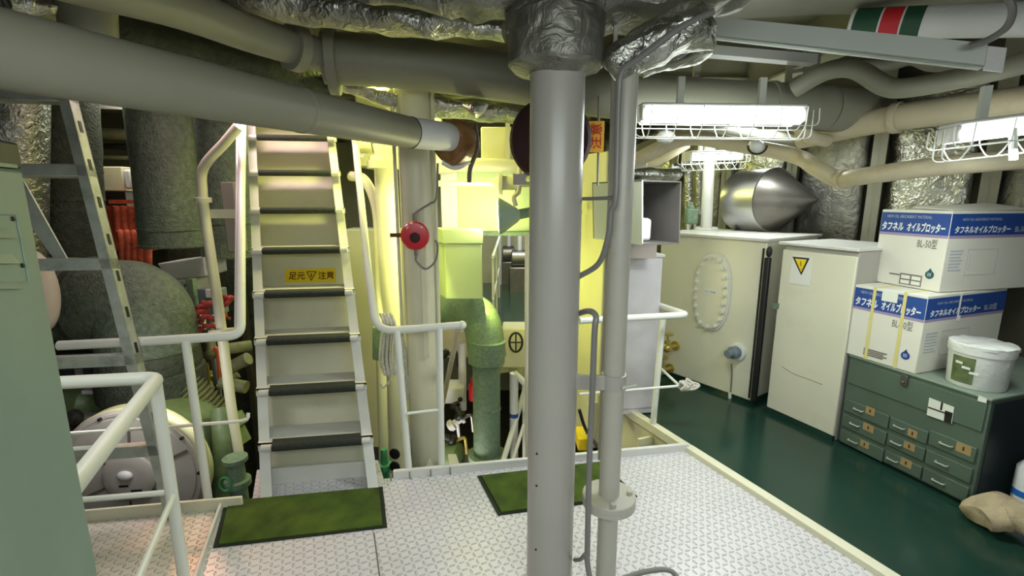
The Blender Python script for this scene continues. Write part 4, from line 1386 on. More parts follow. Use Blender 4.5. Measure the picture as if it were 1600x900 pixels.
# right hand group
pipe('pipe', [W(1240, 140, 2.55), W(1290, 112, 2.45), W(1335, 108, 2.4), W(1382, 134, 2.32), W(1420, 137, 2.25), W(1520, 118, 2.1), W(1680, 78, 1.9)], 0.043, 'pipe_grey', 'wavy grey pipe rising to the right edge under the cable tray')
pipe('pipe', [W(1330, 105, 2.75), W(1385, 102, 2.7), W(1425, 92, 2.65), W(1460, 102, 2.6), W(1520, 95, 2.5)], 0.033, 'pipe_grey', 'thinner wavy pipe half hidden behind the cable tray end')
pipe('pipe', [W(1250, 215, 3.0), W(1390, 186, 2.6), W(1600, 158, 2.15), W(1720, 140, 1.95)], 0.066, 'pipe_cream', 'beige grey pipe with a collar just above the right edge lamp', flanges=((0.37, 0.078, 0.035),))
pipe('pipe', [W(975, 262, 3.3), W(1030, 232, 3.3), W(1080, 216, 3.35), W(1150, 226, 3.3), W(1240, 243, 3.2), W(1275, 262, 3.0), W(1310, 280, 2.9), W(1345, 276, 2.75), W(1450, 262, 2.5), W(1620, 246, 2.25)], 0.048, 'pipe_cream', 'long cream pipe with a bend over the polished drum reaching the right edge', flanges=((0.70, 0.06, 0.03),))
pipe('pipe', [W(988, 240, 3.6), W(1020, 228, 3.6), W(1060, 208, 3.6), W(1150, 208, 3.7), W(1260, 222, 3.8)], 0.05, 'pipe_grey', 'olive grey pipe curving behind the standpipe above the vent')
pipe('pipe', [W(992, 263, 3.9), W(1025, 255, 3.9), W(1075, 226, 3.9)], 0.03, 'pipe_cream', 'thin beige pipe curving above the vent opening', seg=12)
# cable tray with white end cap
cA, cB = W(1108, 44, 2.1), W(1540, 90, 1.72)
t = thing('cable_tray', cA, 'long grey cable tray along the upper right with a white end cap', 'cable tray')
cd_ = (cB - cA).normalized()
cs_ = cd_.cross(Z).normalized()
MB().box(cA - cs_ * 0.0 - Z * 0.03, cB - cA, cs_ * -0.05, Z * 0.075).box(cA - Z * 0.03, cB - cA, -cs_ * 0.03, Z * 0.006).build('channel', 'duct_face', t)
MB().box(cB - Z * 0.040 + cs_ * 0.006, cd_ * 0.05, -cs_ * 0.012, Z * 0.075).build('end_cap', 'sleeve_white', t, label='white end cap')
cable('cable', [W(1515, 72, 1.70), W(1545, 62, 1.66), W(1573, 42, 1.62), W(1582, 15, 1.6), W(1570, -8, 1.6), W(1545, -18, 1.6)], 0.011, 'cable_grey', 'grey cable looping out of the white end cap at the top right', grp='cables under the deckhead')
# white pipe with coloured bands
w0, w1 = W(1330, 38, 2.2), W(1700, 28, 1.75)
t = thing('pipe', w0, 'white pipe with green and red bands at the top right', 'pipe', 'pipes under the deckhead')
MB().tube([w0, w1], 0.058, 24).build('run', 'sleeve_white', t)
wd_ = (w1 - w0)
for f0, f1, m_ in ((0.02, 0.15, 'band_green'), (0.16, 0.255, 'band_red'), (0.265, 0.355, 'band_green')):
    MB().tube([w0 + wd_ * f0, w0 + wd_ * f1], 0.0592, 24).build('colour_band', m_, t, label=('red' if 'red' in m_ else 'green') + ' identification band')
# duct plate above the tray
tag(MB().box(W(1050, -30, 1.9), (1.6, -0.25, 0), (0, 0.5, 0.02), (0, 0, 0.05)).build('deckhead_plate', 'pipe_grey'), 'flat grey plate under the deckhead above the cable tray', 'plate')
# hanger frame behind the thick pipe
t = thing('pipe_hanger', W(1250, 140, 2.75), 'grey ladder shaped hanger above the thick pipe beside the elbow', 'hanger')
MB().box(W(1253, 138, 2.75), (0.085, 0, 0), (0, 0.01, 0), (0, 0, 0.22)).build('plate', 'pipe_grey', t)
MB().box(W(1226, 138, 2.75), (0.035, 0, 0), (0, 0.01, 0), (0, 0, 0.20)).build('strap', 'pipe_grey', t)
bb = MB()
for v_ in (132, 115, 99):
    bb.box(W(1238, v_, 2.75), (0.06, 0, 0.01), (0, 0.01, 0), (0, 0, 0.02))
bb.build('cross_bar', 'pipe_grey', t)
tag(MB().box(W(1105, 84, 2.6), (0.58, 0.02, -0.04), (0, 0.07, 0), (0, 0, 0.045)).build('support_bar', 'white_paint'), 'pale steel bar under the deckhead left of the ladder shaped hanger', 'bar')
MBs = MB().box(W(1085, 118, 2.65), (0.03, 0, 0), (0, 0.03, 0), (0, 0, 0.2))
tag(MBs.build('support_bar', 'pipe_grey'), 'short upright hanger left of the pale steel bar', 'bar')
# ------------------------------------------------------------------ behind the column: bell, tag, cream column
rdc = W(860, 219, 2.25)
t = thing('fire_bell', rdc, 'dark maroon round drum half hidden behind the grey column', 'bell')
ra = Vector((-0.15, -1, -0.05)).normalized()
MB().lathe(rdc - ra * 0.10, ra, [(0, 0.15), (0.01, 0.182), (0.12, 0.186), (0.15, 0.17), (0.165, 0.12), (0.17, 0.03)], 40).build('gong', 'drum_maroon', t)
MB().cyl(rdc + Vector((0, 0.08, 0.1)), Vector((rdc.x, rdc.y + 0.08, 2.45)), 0.02, 10).build('stem', 'pipe_grey', t)
MB().box(rdc + Vector((-0.17, 0.0, -0.20)), (0.06, 0, 0), (0, 0.05, 0), (0, 0, 0.05)).tube([rdc + Vector((-0.14, 0.02, -0.18)), rdc + Vector((-0.06, 0.05, -0.1))], 0.012, 8).build('mount', 'pipe_pink', t)
tg = W(918, 238, 2.45)
t = thing('warning_tag', tg, 'small orange yellow tag with red characters right of the maroon drum', 'sign')
tx = W(943, 238, 2.45) - tg
tz = Z * (W(943, 189, 2.45).z - tg.z)
MB().box(tg, tx, (0, 0.003, 0), tz).build('plate', 'sign_orange', t, bevel=0.002)
writing('注意', tg + tx * 0.78 + tz * 0.10 + Vector((0, -0.002, 0)), Z, -tx, tz.length * 0.42, 'ink_red', t, bold=0.015)
tag(MB().cyl(W(936, 150, 2.468), W(934, 290, 2.468), 0.006, 8).build('hanger_rod', 'pipe_grey'), 'thin rod carrying the orange yellow tag', 'rod')

cb = W(664, 745, 2.85)
cbx = Vector((cb.x, cb.y, -2.3))
t = thing('column', cbx, 'cream round column with the red alarm button behind the right stair handrail', 'column')
ctp = W(657, 235, 2.85)
MB().tube([Vector((cb.x + 0.015, 2.85, -2.3)), Vector((cb.x + 0.015, 2.85, 2.6))], 0.098, 32).build('shaft', 'cream_paint', t)
MB().tube([Vector((cb.x + 0.125, 2.83, -1)), Vector((cb.x + 0.125, 2.83, 2.3))], 0.012, 10).tube([Vector((cb.x - 0.095, 2.80, -1)), Vector((cb.x - 0.095, 2.80, 2.3))], 0.010, 10).build('conduit', 'cream_paint', t)
MB().cbox(Vector((cb.x + 0.06, 2.755, 1.0)), 0.03, 0.03, 0.9).build('cable_strip', 'cream_paint', t)
al = W(649, 368, 2.70)
t = thing('alarm_button', al, 'round red alarm button with white characters on the cream column', 'alarm')
aax = Vector((0.12, -1, 0)).normalized()
MB().lathe(al + aax * 0.0, aax, [(-0.05, 0.05), (0.0, 0.078), (0.022, 0.080), (0.034, 0.072), (0.036, 0.05)], 32).build('housing', 'alarm_red', t)
MB().lathe(al + aax * 0.034 - Z * 0.01, aax, [(0, 0.03), (0.012, 0.028), (0.015, 0.018)], 20).build('button', 'drum_maroon', t, label='dark centre button')
writing('非常警報', al + aax * 0.041 + Vector((-0.048, 0, 0.030)), (1, 0.12, 0), Z, 0.026, 'ink_white', t, squeeze=0.9, bold=0.02)
MB().cyl(al + Z * 0.07, al + Z * 0.125, 0.013, 12).build('upper_gland', 'cable_grey', t)
MB().cyl(al - Z * 0.07, al - Z * 0.115, 0.011, 12).build('lower_gland', 'cable_grey', t)
MB().box(al + Vector((-0.15, 0.02, -0.012)), (0.08, 0, 0), (0, 0.01, 0), (0, 0, 0.024)).build('arm', 'ink_brown', t, label='brown mounting arm')
cable('cable', [al + Z * 0.125, W(660, 325, 2.70), W(672, 318, 2.70), W(682, 308, 2.72), W(684, 255, 2.72)], 0.006, 'cable_grey', 'cable curving up from the red alarm button', grp='alarm button cables')
cable('cable', [al - Z * 0.115, W(651, 408, 2.70), W(665, 420, 2.70), W(680, 408, 2.71), W(684, 385, 2.72), W(680, 375, 2.72)], 0.006, 'cable_grey', 'cable looping below the red alarm button', grp='alarm button cables')

# ------------------------------------------------------------------ yellow lit pipes left of the cream column
y0 = W(616, 600, 3.2)
pipe('pipe', [Vector((y0.x, 3.25, -2.3)), Vector((y0.x, 3.25, 1.78))], 0.075, 'cream_paint', 'upright cream pipe in yellow light between stair and cream column', grp='pipes in yellow light', flanges=((0.985, 0.12, 0.05),))
pipe('pipe', [W(548, 275, 3.45), W(570, 282, 3.4), W(588, 325, 3.35), W(593, 400, 3.3), W(594, 500, 3.2), W(600, 720, 3.0)], 0.034, 'cream_paint', 'bent cream pipe close to the right stringer of the stair', seg=14, grp='pipes in yellow light')
for (u, v, Y, s, lb) in ((602, 235, 3.3, 1.0, 'cream valve body on top of the upright yellow lit pipe'), ):
    p = W(u, v, Y)
    t = thing('valve', p, lb, 'valve')
    MB().lathe(p - Z * 0.07, Z, [(0, 0.11), (0.03, 0.11), (0.031, 0.07), (0.10, 0.085), (0.16, 0.07), (0.17, 0.11), (0.2, 0.11), (0.201, 0.05), (0.32, 0.045)], 24).build('body', 'cream_paint', t)
    MB().lathe(p + Vector((-0.08, 0, 0.03)), (-1, 0, 0), [(0, 0.05), (0.08, 0.05), (0.081, 0.08), (0.11, 0.08)], 20).build('branch', 'cream_paint', t)
# ropes hanging at the handrail
bb = MB()
random.seed(8)
hb0 = W(603, 505, 2.75)
for k in range(4):
    w_ = 0.02 * k
    bb.tube(catmull([hb0 + Vector((-0.03 + w_, 0, 0.06)), hb0 + Vector((0.0 + w_, -0.03, -0.02)), W(598 + 6 * k, 560, 2.78), W(602 + 5 * k, 585, 2.78), W(594 + 5 * k, 560, 2.8), hb0 + Vector((w_ - 0.02, 0.02, 0.0))]), 0.010, 6)
bb.tube(catmull([W(595, 598, 2.78), W(600, 605, 2.78), W(612, 592, 2.78)]), 0.007, 6)
tag(bb.build('rope', 'rope'), 'cream rope hank hanging behind the right stair handrail', 'rope', 'ropes at the handrail')
bb = MB()
for k in range(3):
    bb.tube(catmull([W(620 + 4 * k, 510, 2.8), W(632 - 3 * k, 545, 2.8), W(634 + 2 * k, 600, 2.8), W(630, 640, 2.8), W(640 - 3 * k, 680, 2.8), W(636, 735, 2.8)]), 0.012, 6)
tag(bb.build('rope', 'rope'), 'cream ropes hanging down between handrail posts', 'rope', 'ropes at the handrail')
pg = W(592, 530, 2.9)
tag(MB().cyl(W(592, 510, 2.95), W(592, 560, 2.95), 0.04, 16).build('bottle', 'lagging_green'), 'pale green bottle tucked behind the stair handrail', 'bottle')
pv = W(604, 745, 2.75)
t = thing('valve', pv, 'green valve with black hand wheels beside the foot of the stair', 'valve')
MB().lathe(W(603, 760, 2.75), Z, [(0, 0.03), (0.12, 0.03), (0.125, 0.045), (0.16, 0.045), (0.165, 0.025), (0.26, 0.02)], 16).build('body', 'valve_green', t)
for v_ in (708, 728):
    MB().lathe(W(618, v_, 2.72), (-0.3, -1, 0), [(0, 0.01), (0.004, 0.035), (0.014, 0.035), (0.018, 0.012)], 14).build('hand_wheel', 'black', t, label='black hand wheel')

# ------------------------------------------------------------------ pale casing with floodlight
f0 = W(690, 362, 3.95)
t = thing('casing', Vector((f0.x + .35, 4.2, f0.z)), 'pale casing lit bright yellow green by the floodlight', 'casing')
MB().box(f0, (0.85, 0, 0), (0, 0.6, 0), (0, 0, W(690, 265, 3.95).z - f0.z)).build('body', 'box_lime', t, bevel=0.01)
MB().box(f0 + Vector((0.01, -0.03, 0)), (0.13, 0, 0), (0, 0.04, 0), (0, 0, 0.62)).build('strip', 'sleeve_white', t)
MB().box(f0 + Vector((-0.02, -0.05, -0.03)), (0.90, 0, 0), (0, 0.66, 0), (0, 0, 0.03)).build('bottom_edge', 'lagging_green', t)
MB().box(f0 + Vector((0.2, 0.5, -3.6)), (0.1, 0, 0), (0, 0.1, 0), (0, 0, 3.6)).build('support_post', 'hall_cream', t)
x0 = W(697, 467, 3.35)
t = thing('junction_box', x0, 'pale lime green square box hanging below the lit casing', 'box')
bxw = W(754, 467, 3.35) - x0
MB().box(x0, bxw, A * 0.22, Z * (W(697, 381, 3.35).z - x0.z)).build('body', 'box_lime', t, bevel=0.005)
MB().box(x0 + Z * 0.40 + Vector((-0.012, -0.012, 0)), bxw * 1.08, A * 0.25, Z * 0.10).build('lid', 'box_lime', t, bevel=0.004)
fp = W(792, 337, 3.30)
fax = Vector((-1, -0.02, -0.05)).normalized()
t = thing('floodlight', fp, 'grey green floodlight with glowing lens on a green arm left of the grey column', 'lamp')
MB().lathe(fp - fax * 0.02, fax, [(-0.07, 0.03), (-0.05, 0.05), (0.06, 0.122), (0.07, 0.126), (0.075, 0.124)], 28).build('reflector', 'locker_green', t)
MB().lathe(fp + fax * 0.061, fax, [(0, 0.108), (0.003, 0.108)], 28).build('lens', 'lens_light', t, label='glowing lens')
MB().tube([fp - fax * 0.05, W(830, 331, 3.40), W(905, 331, 3.62)], 0.035, 14).build('arm', 'lagging_green', t)
MB().tube(catmull([W(806, 322, 3.3), W(803, 308, 3.3), W(810, 300, 3.3), W(812, 285, 3.3), W(812, 262, 3.35)]), 0.016, 10).build('bracket', 'pipe_cream', t)
spot('floodlight_beam', fp + fax * 0.12, W(715, 335, 3.9), 20, (1.0, 0.98, 0.62), 130, 0.7, 0.06)
# cream pipes, ducts above the casing
pipe('pipe', [W(680, 287, 3.6), W(740, 286, 3.6), W(835, 288, 3.6)], 0.022, 'cream_paint', 'thin level cream pipe in front of the lit casing', seg=12, grp='pipes in yellow light')
pipe('pipe', [W(672, 262, 3.9), W(740, 258, 3.9), W(850, 262, 3.9)], 0.055, 'cream_paint', 'cream pipe with rounded end above the lit casing', grp='pipes in yellow light')
t = thing('valve', W(785, 288, 3.5), 'cream valve on the thin level pipe beside the maroon drum', 'valve')
MB().lathe(W(770, 286, 3.5), (1, 0, 0), [(0, 0.03), (0.04, 0.05), (0.045, 0.085), (0.07, 0.085), (0.071, 0.05), (0.16, 0.05), (0.161, 0.08), (0.2, 0.08)], 20).build('body', 'cream_paint', t)
tag(MB().box(W(752, 262, 4.0), (0.36, 0, 0), (0, 0.5, 0), (0, 0, 0.32)).build('duct', 'hall_cream', bevel=0.01), 'square cream duct above the lit casing left of the maroon drum', 'duct')
tag(MB().box(W(790, 266, 3.9), (0.035, 0, 0), (0, 0.06, 0), (0, 0, 0.4)).build('hanger_bar', 'cream_paint'), 'upright cream hanger bar left of the maroon drum', 'bar')
tag(MB().box(W(560, 262, 4.6), (0.75, 0, 0), (0, 0.4, 0), (0, 0, 0.80)).build('duct', 'hall_cream', bevel=0.02), 'large cream duct right of the stair top in yellow light', 'duct')
tag(MB().box(W(560, 700, 5.2), (0.9, 0, 0), (0, 0.3, 0), (0, 0, 2.6)).build('casing', 'hall_cream', bevel=0.02), 'tall cream casing far behind the upright yellow lit pipe', 'casing')
tag(MB().box(W(690, 560, 5.6), (0.5, 0, 0), (0, 0.3, 0), (0, 0, 1.2)).build('casing', 'pipe_pink', bevel=0.02), 'low pinkish machine casing behind the green elbow pipe', 'casing')

# ------------------------------------------------------------------ pale green elbow pipe
gx = W(763, 600, 3.45)
gpt = [W(690, 488, 3.75), W(722, 486, 3.6), W(765, 500, 3.45), W(764, 545, 3.45), W(762, 700, 3.45)]
t = thing('exhaust_pipe', Vector((gx.x, gx.y, -0.75)), 'fat pale green lagged pipe with elbow and wide collar behind the platform', 'pipe')
MB().tube(fillet([W(668, 486, 4.1), W(752, 486, 3.55), W(762, 560, 3.45)], 0.24, 12), 0.145, 30).build('elbow', 'lagging_green', t)
gc0, gc1 = W(761, 532, 3.45), W(760, 566, 3.45)
MB().lathe(gc1, gc0 - gc1, [(0, 0.11), (0.004, 0.140), ((gc0 - gc1).length, 0.140), ((gc0 - gc1).length + 0.004, 0.11)], 32).build('collar', 'lagging_green', t)
MB().cyl(gc1, W(761, 712, 3.45), 0.106, 30).build('riser', 'lagging_green', t)
gb = W(761, 708, 3.45)
MB().lathe(gb - Z * 0.4, Z, [(0, 0.125), (0.36, 0.125), (0.362, 0.15), (0.40, 0.15), (0.402, 0.10)], 32).build('base_flange', 'lagging_green', t)
MB().lathe(W(761, 640, 3.45), Z, [(0, 0.1065), (0.002, 0.108), (0.02, 0.108), (0.022, 0.1065)], 30).build('band', 'lagging_green', t)
# machines on the level below
mb_ = W(735, 735, 3.75)
t = thing('pump_motor', mb_, 'dark grey round machine housing at the foot of the green pipe', 'machine')
MB().lathe(W(730, 722, 3.9) - Vector((0.0, 0, 0.1)), (0.2, -1, 0), [(0, 0.2), (0.02, 0.24), (0.25, 0.24), (0.28, 0.2), (0.29, 0.08)], 28).build('housing', 'dull_steel', t)
MB().lathe(W(690, 715, 3.7), (1, -0.3, 0), [(0, 0.12), (0.02, 0.14), (0.15, 0.14), (0.17, 0.1)], 24).build('end_bell', 'machine_green', t)
t = thing('machine_cover', W(705, 650, 3.9), 'pinkish white machine cover with dark knob beside the green pipe', 'machine')
MB().box(W(692, 632, 3.9), (0.19, 0, 0), (0, 0.2, 0), (0, 0, 0.16)).build('cover', 'machine_white', t, bevel=0.02)
MB().ball(W(719, 624, 3.85), 0.022).build('knob', 'black', t)
t = thing('valve', W(738, 615, 3.8), 'dark red cylinder standing left of the green pipe', 'valve')
MB().lathe(W(739, 625, 3.8), Z, [(0, 0.035), (0.14, 0.035), (0.15, 0.02), (0.2, 0.015)], 16).build('body', 'alarm_red', t)
tag(MB().cyl(W(723, 640, 4.0), W(722, 535, 4.0), 0.035, 14).build('pipe', 'machine_white'), 'white upright pipe left of the green riser', 'pipe')
random.seed(21)
spots_ = [(700, 668, 3.7, 'left under the pinkish cover'), (722, 655, 3.7, 'beside the green riser'), (712, 690, 3.7, 'low beside the dark housing'), (742, 652, 3.75, 'touching the green riser'), (706, 500, 4.3, 'behind the end of the right handrail'), (700, 555, 4.3, 'behind the sloping stay')]
for (u, v, Y, where) in spots_:
    p = W(u, v, Y)
    t = thing('pipe_fitting', p, 'small dark steel pipe fitting ' + where, 'fitting', 'small machine fittings below the platform')
    a_ = random.uniform(0, 3.1)
    MB().lathe(p, (math.cos(a_), math.sin(a_) * 0.5, 0.5), [(0, 0.03), (0.02, 0.05), (0.05, 0.05), (0.055, 0.03), (0.12, 0.028), (0.125, 0.045), (0.15, 0.045)], 14).build('body', random.choice(['dull_steel', 'black', 'machine_white']), t)
    MB().tube(fillet([p, p + Vector((0.08, 0, 0.05)), p + Vector((0.09, 0.02, -0.12))], 0.04), 0.014, 8).build('stub_pipe', random.choice(['dull_steel', 'machine_white', 'brass']), t)
tag(MB().prism([W(705, 742, 2.62), W(722, 742, 2.62), W(712, 712, 2.75), W(700, 712, 2.75)], (0, 0.02, 0)).build('bracket_plate', 'cream_paint'), 'cream plate sloping up behind the platform edge left of the green pipe foot', 'plate')
tag(MB().prism([W(660, 745, 2.6), W(682, 742, 2.6), W(671, 716, 2.62)], (0, 0.01, 0)).build('bracket_plate', 'cream_paint'), 'small triangular cream gusset at the foot of the handrail post', 'plate')
# lower flight of white rails right of the green pipe
t = thing('lower_railing', W(800, 720, 3.3), 'white sloping railing of the lower ladder right of the green pipe', 'handrail')
MB().tube([W(782, 735, 3.2), W(835, 560, 3.9)], 0.022, 10).tube([W(797, 735, 3.2), W(845, 575, 3.9)], 0.014, 8).build('slope_rail', 'white_paint', t)
MB().tube([W(803, 720, 3.5), W(803, 583, 3.5)], 0.034, 12).tube([W(820, 720, 3.5), W(820, 600, 3.5)], 0.02, 10).build('post', 'white_paint', t)
MB().cyl(W(803, 645, 3.5), W(803, 651, 3.5), 0.0355, 12).build('navy_band', 'box_blue', t, label='navy band')
MB().tube([W(803, 583, 3.5), W(828, 606, 3.5)], 0.026, 10).build('top_rail', 'white_paint', t)

# ------------------------------------------------------------------ far walkway behind the column
wz = -0.1
b_ = MB().prism([Vector((-0.25, 4.9, wz)), Vector((0.55, 4.9, wz)), Vector((0.55, 8.9, wz)), Vector((-0.25, 8.9, wz))], (0, 0, -0.06))
structure(b_.build('floor_walkway', 'deck_green'), 'dark green walkway far behind the grey column')
t = thing('walkway_railing', Vector((-0.2, 5, wz)), 'thin pale railing of the far walkway seen left of the grey column', 'handrail')
MB().tube([Vector((-0.2, 4.9, 0.9)), Vector((-0.2, 8.6, 0.9))], 0.018, 8).tube([Vector((-0.2, 4.9, 0.45)), Vector((-0.2, 8.6, 0.45))], 0.012, 8).build('rails', 'white_paint', t)
for k in range(4):
    MB().cyl(Vector((-0.2, 4.95 + k * 1.1, wz)), Vector((-0.2, 4.95 + k * 1.1, 0.9)), 0.016, 8).build('post', 'white_paint', t)
for k, (u, v, s, lb) in enumerate(((812, 430, .35, 'dark machine at the near end of the far walkway'), (795, 415, .3, 'dark machine farther along the far walkway'))):
    p = W(u, v, 7.6 + k * 0.7)
    t = thing('auxiliary_machine', Vector((p.x, p.y, wz)), lb, 'machine', 'machines on the far walkway')
    MB().box(Vector((p.x - s / 2, p.y, wz)), (s, 0, 0), (0, s, 0), (0, 0, 0.5)).build('base', 'dull_steel', t, bevel=0.02)
    MB().lathe(Vector((p.x - s * 0.4, p.y + s / 2, wz + 0.62)), (1, 0, 0), [(0, .1), (.02, .15), (s * .7, .15), (s * .75, .08)], 18).build('motor', 'dull_steel', t)
    MB().cyl(Vector((p.x, p.y + s / 2, wz + 0.7)), Vector((p.x, p.y + s / 2, wz + 1.25)), 0.04, 12).build('riser', 'machine_white', t)
t = thing('hose_reel', W(812, 560, 3.9), 'dark round hand wheel on the pale panel right of the green pipe', 'wheel')
MB().tube([W(806, 535, 3.9) + Vector((math.cos(a) * 0.055, 0, math.sin(a) * 0.085)) for a in [2 * math.pi * i / 20 for i in range(21)]], 0.010, 8).build('rim', 'black', t)
MB().tube([W(806, 535, 3.9) + Vector((-0.05, 0, 0)), W(806, 535, 3.9) + Vector((0.05, 0, 0))], 0.007, 6).tube([W(806, 535, 3.9) + Vector((0, 0, -0.08)), W(806, 535, 3.9) + Vector((0, 0, 0.08))], 0.007, 6).build('spokes', 'black', t)
tag(MB().box(W(785, 575, 4.0), (0.30, 0, 0), (0, 0.25, 0), (0, 0, 0.36)).build('panel', 'hall_cream', bevel=0.01), 'pale panel behind the dark hand wheel', 'panel')
pipe('pipe', [W(823, 735, 3.0), W(823, 450, 3.0), W(824, 365, 3.0)], 0.014, 'cream_paint', 'thin cream pipe just left of the grey column', seg=10, grp='pipes in yellow light')
# things low between column and standpipe
t = thing('drain_box', W(915, 690, 3.3), 'yellow painted box low between the column and the standpipe', 'box')
MB().box(W(903, 705, 3.2), (0.07, 0, 0), (0, 0.2, 0), (0, 0, 0.10)).build('body', 'sign_yellow', t, bevel=0.01)
tag(MB().tube(catmull([W(905, 640, 3.2), W(915, 670, 3.2), W(935, 700, 3.1)]), 0.012, 8).build('hose', 'black'), 'short black hose low between column and standpipe', 'hose')

# ------------------------------------------------------------------ engine room on the left: lagged exhaust trunks
def trunk(pts, r, m, label, bands=()):
    P = fillet(pts, 0.3, 8)
    base = min(P, key=lambda p: p.z)
    t = thing('exhaust_duct', base, label, 'exhaust pipe', 'lagged exhaust trunks')
    bb = MB().tube(P, r, 30)
    bb.jitter(0.008, 6, len(pts))
    bb.build('lagging', m, t)
    for (p, ax) in bands:
        MB().lathe(p, ax, [(0, r * 0.99), (0.003, r * 1.03), (0.02, r * 1.03), (0.023, r * 0.99)], 30).build('lagging_band', m, t)
    return t
trunk([W(20, 60, 3.1), W(22, 420, 3.1)], 0.17, 'foil', 'shiny foil lagged trunk at the left edge above the green locker')
trunk([W(98, 80, 3.5), W(105, 250, 3.5), W(118, 400, 3.5)], 0.192, 'lagging_dark', 'dark lagged exhaust trunk behind the ladder', [(W(107, 270, 3.5), Z), (W(111, 315, 3.5), Z)])
trunk([W(238, 60, 3.6), W(250, 200, 3.6), W(270, 385, 3.6)], 0.205, 'lagging', 'dark speckled exhaust trunk between ladder and stair', [(W(268, 360, 3.6), Z), (W(270, 385, 3.6), Z)])
trunk([W(334, 60, 4.0), W(342, 200, 4.0), W(358, 400, 4.0)], 0.20, 'lagging', 'pale lagged exhaust trunk just left of the stair', [(W(355, 350, 4.0), Z)])
# big elbow
t = thing('exhaust_elbow', W(190, 540, 3.15), 'huge dark lagged exhaust elbow behind the ladder', 'exhaust pipe')
bb = MB().tube(fillet([W(60, 466, 3.2), W(150, 470, 3.15), W(228, 474, 3.1), W(240, 610, 3.05)], 0.30, 12), 0.285, 34)
bb.jitter(0.012, 5, 2)
bb.build('lagging', 'lagging', t)
MB().lathe(W(150, 470, 3.15), W(250, 478, 3.1) - W(150, 470, 3.15), [(0, 0.285), (0.004, 0.305), (0.05, 0.305), (0.054, 0.285)], 34).build('joint', 'lagging_dark', t)
MB().lathe(W(242, 612, 3.05), Z, [(0, 0.27), (0.01, 0.31), (0.16, 0.31), (0.17, 0.29), (0.2, 0.30), (0.3, 0.29)], 34).build('collar', 'lagging_dark', t)
# bellows of the elbow
bl0, bl1 = W(258, 585, 3.0), W(340, 660, 3.1)
t = thing('bellows', bl1, 'olive corrugated bellows below the huge elbow', 'bellows')
ax = bl1 - bl0
prof = []
for i in range(15):
    prof += [(ax.length * i / 15, 0.115), (ax.length * (i + 0.5) / 15, 0.145)]
MB().lathe(bl0, ax, prof, 26).build('folds', 'machine_olive', t, sharp=60)
MB().lathe(bl1, Vector((0.5, -0.1, -0.85)), [(0, 0.14), (0.01, 0.165), (0.10, 0.165), (0.11, 0.13), (0.22, 0.12)], 26).build('sleeve', 'machine_green', t)

t = thing('backing_block', W(150, 300, 4.6), 'dark backing block added behind the gear left of the stair', 'machine')  # block added to carry the gear and keep the background dark
MB().box((-4.45, 4.5, -2.28), (2.6, 0, 0), (0, 1.2, 0), (0, 0, 3.35)).build('body', 'lagging_dark', t, bevel=0.02)
for k in range(6):
    MB().box((-4.3 + 0.42 * k, 4.44, -1.5), (0.05, 0, 0), (0, 0.06, 0), (0, 0, 2.3)).build('stiffener', 'hull_dark', t)
# red-orange gear behind
tag(MB().box(W(165, 395, 4.2), (0.36, 0.05, 0), (0, 0.2, 0), (0, 0, 0.50)).jitter(0.02, 6, 3).build('machine_cover', 'orange_red', bevel=0.02), 'red orange machine cover behind the ladder', 'machine')
t = thing('pipe_bundle', W(210, 405, 3.9), 'row of red orange upright pipes behind the ladder', 'pipe')
for k in range(5):
    MB().tube(catmull([W(183 + 11 * k, 322, 3.9), W(186 + 11 * k, 360, 3.9), W(192 + 10 * k, 402, 3.85), W(192 + 10 * k, 700, 3.85)]), 0.026, 12).build('pipe', 'orange_red', t)
MB().box(W(170, 318, 3.9), (0.32, 0, 0), (0, 0.06, 0), (0, 0, 0.03)).build('header', 'orange_red', t)
tag(MB().box(W(120, 300, 4.0), (0.12, 0, 0), (0, 0.1, 0), (0, 0, 0.22)).build('bracket', 'orange_red', bevel=0.01), 'red orange bracket left of the ladder rail', 'bracket')
t = thing('control_box', W(190, 300, 4.0), 'olive cream box with two pale terminals between ladder and exhaust trunk', 'box')
MB().box(W(152, 299, 4.0), (0.23, 0, 0), (0, 0.2, 0), (0, 0, 0.20)).build('body', 'hall_cream', t, bevel=0.01)
MB().box(W(158, 299, 4.05), (0.20, 0, 0), (0, 0.14, 0), (0, 0, -0.12)).build('base', 'dull_steel', t)
for u in (194, 213):
    MB().box(W(u, 296, 3.95), (0.075, 0, 0), (0, 0.1, 0), (0, 0, 0.16)).build('terminal', 'sleeve_white', t, bevel=0.02)
tag(MB().box(W(128, 168, 4.2), (0.48, 0, -0.02), (0, 0.06, 0), (0, 0, 0.075)).build('cross_beam', 'white_paint'), 'pale pinkish beam between ladder and exhaust trunk near the top', 'beam')
pipe('pipe', [W(120, 208, 4.6), W(240, 212, 4.6)], 0.055, 'machine_olive', 'dull olive pipe behind the ladder below the pale beam', grp='pipes far left')
pipe('pipe', [W(120, 246, 4.6), W(240, 248, 4.6)], 0.022, 'machine_olive', 'thin olive pipe above the cream box behind the ladder', grp='pipes far left')
pipe('pipe', [W(130, 228, 4.8), W(240, 230, 4.8)], 0.03, 'dull_steel', 'brownish pipe behind the dull olive pipe', grp='pipes far left')
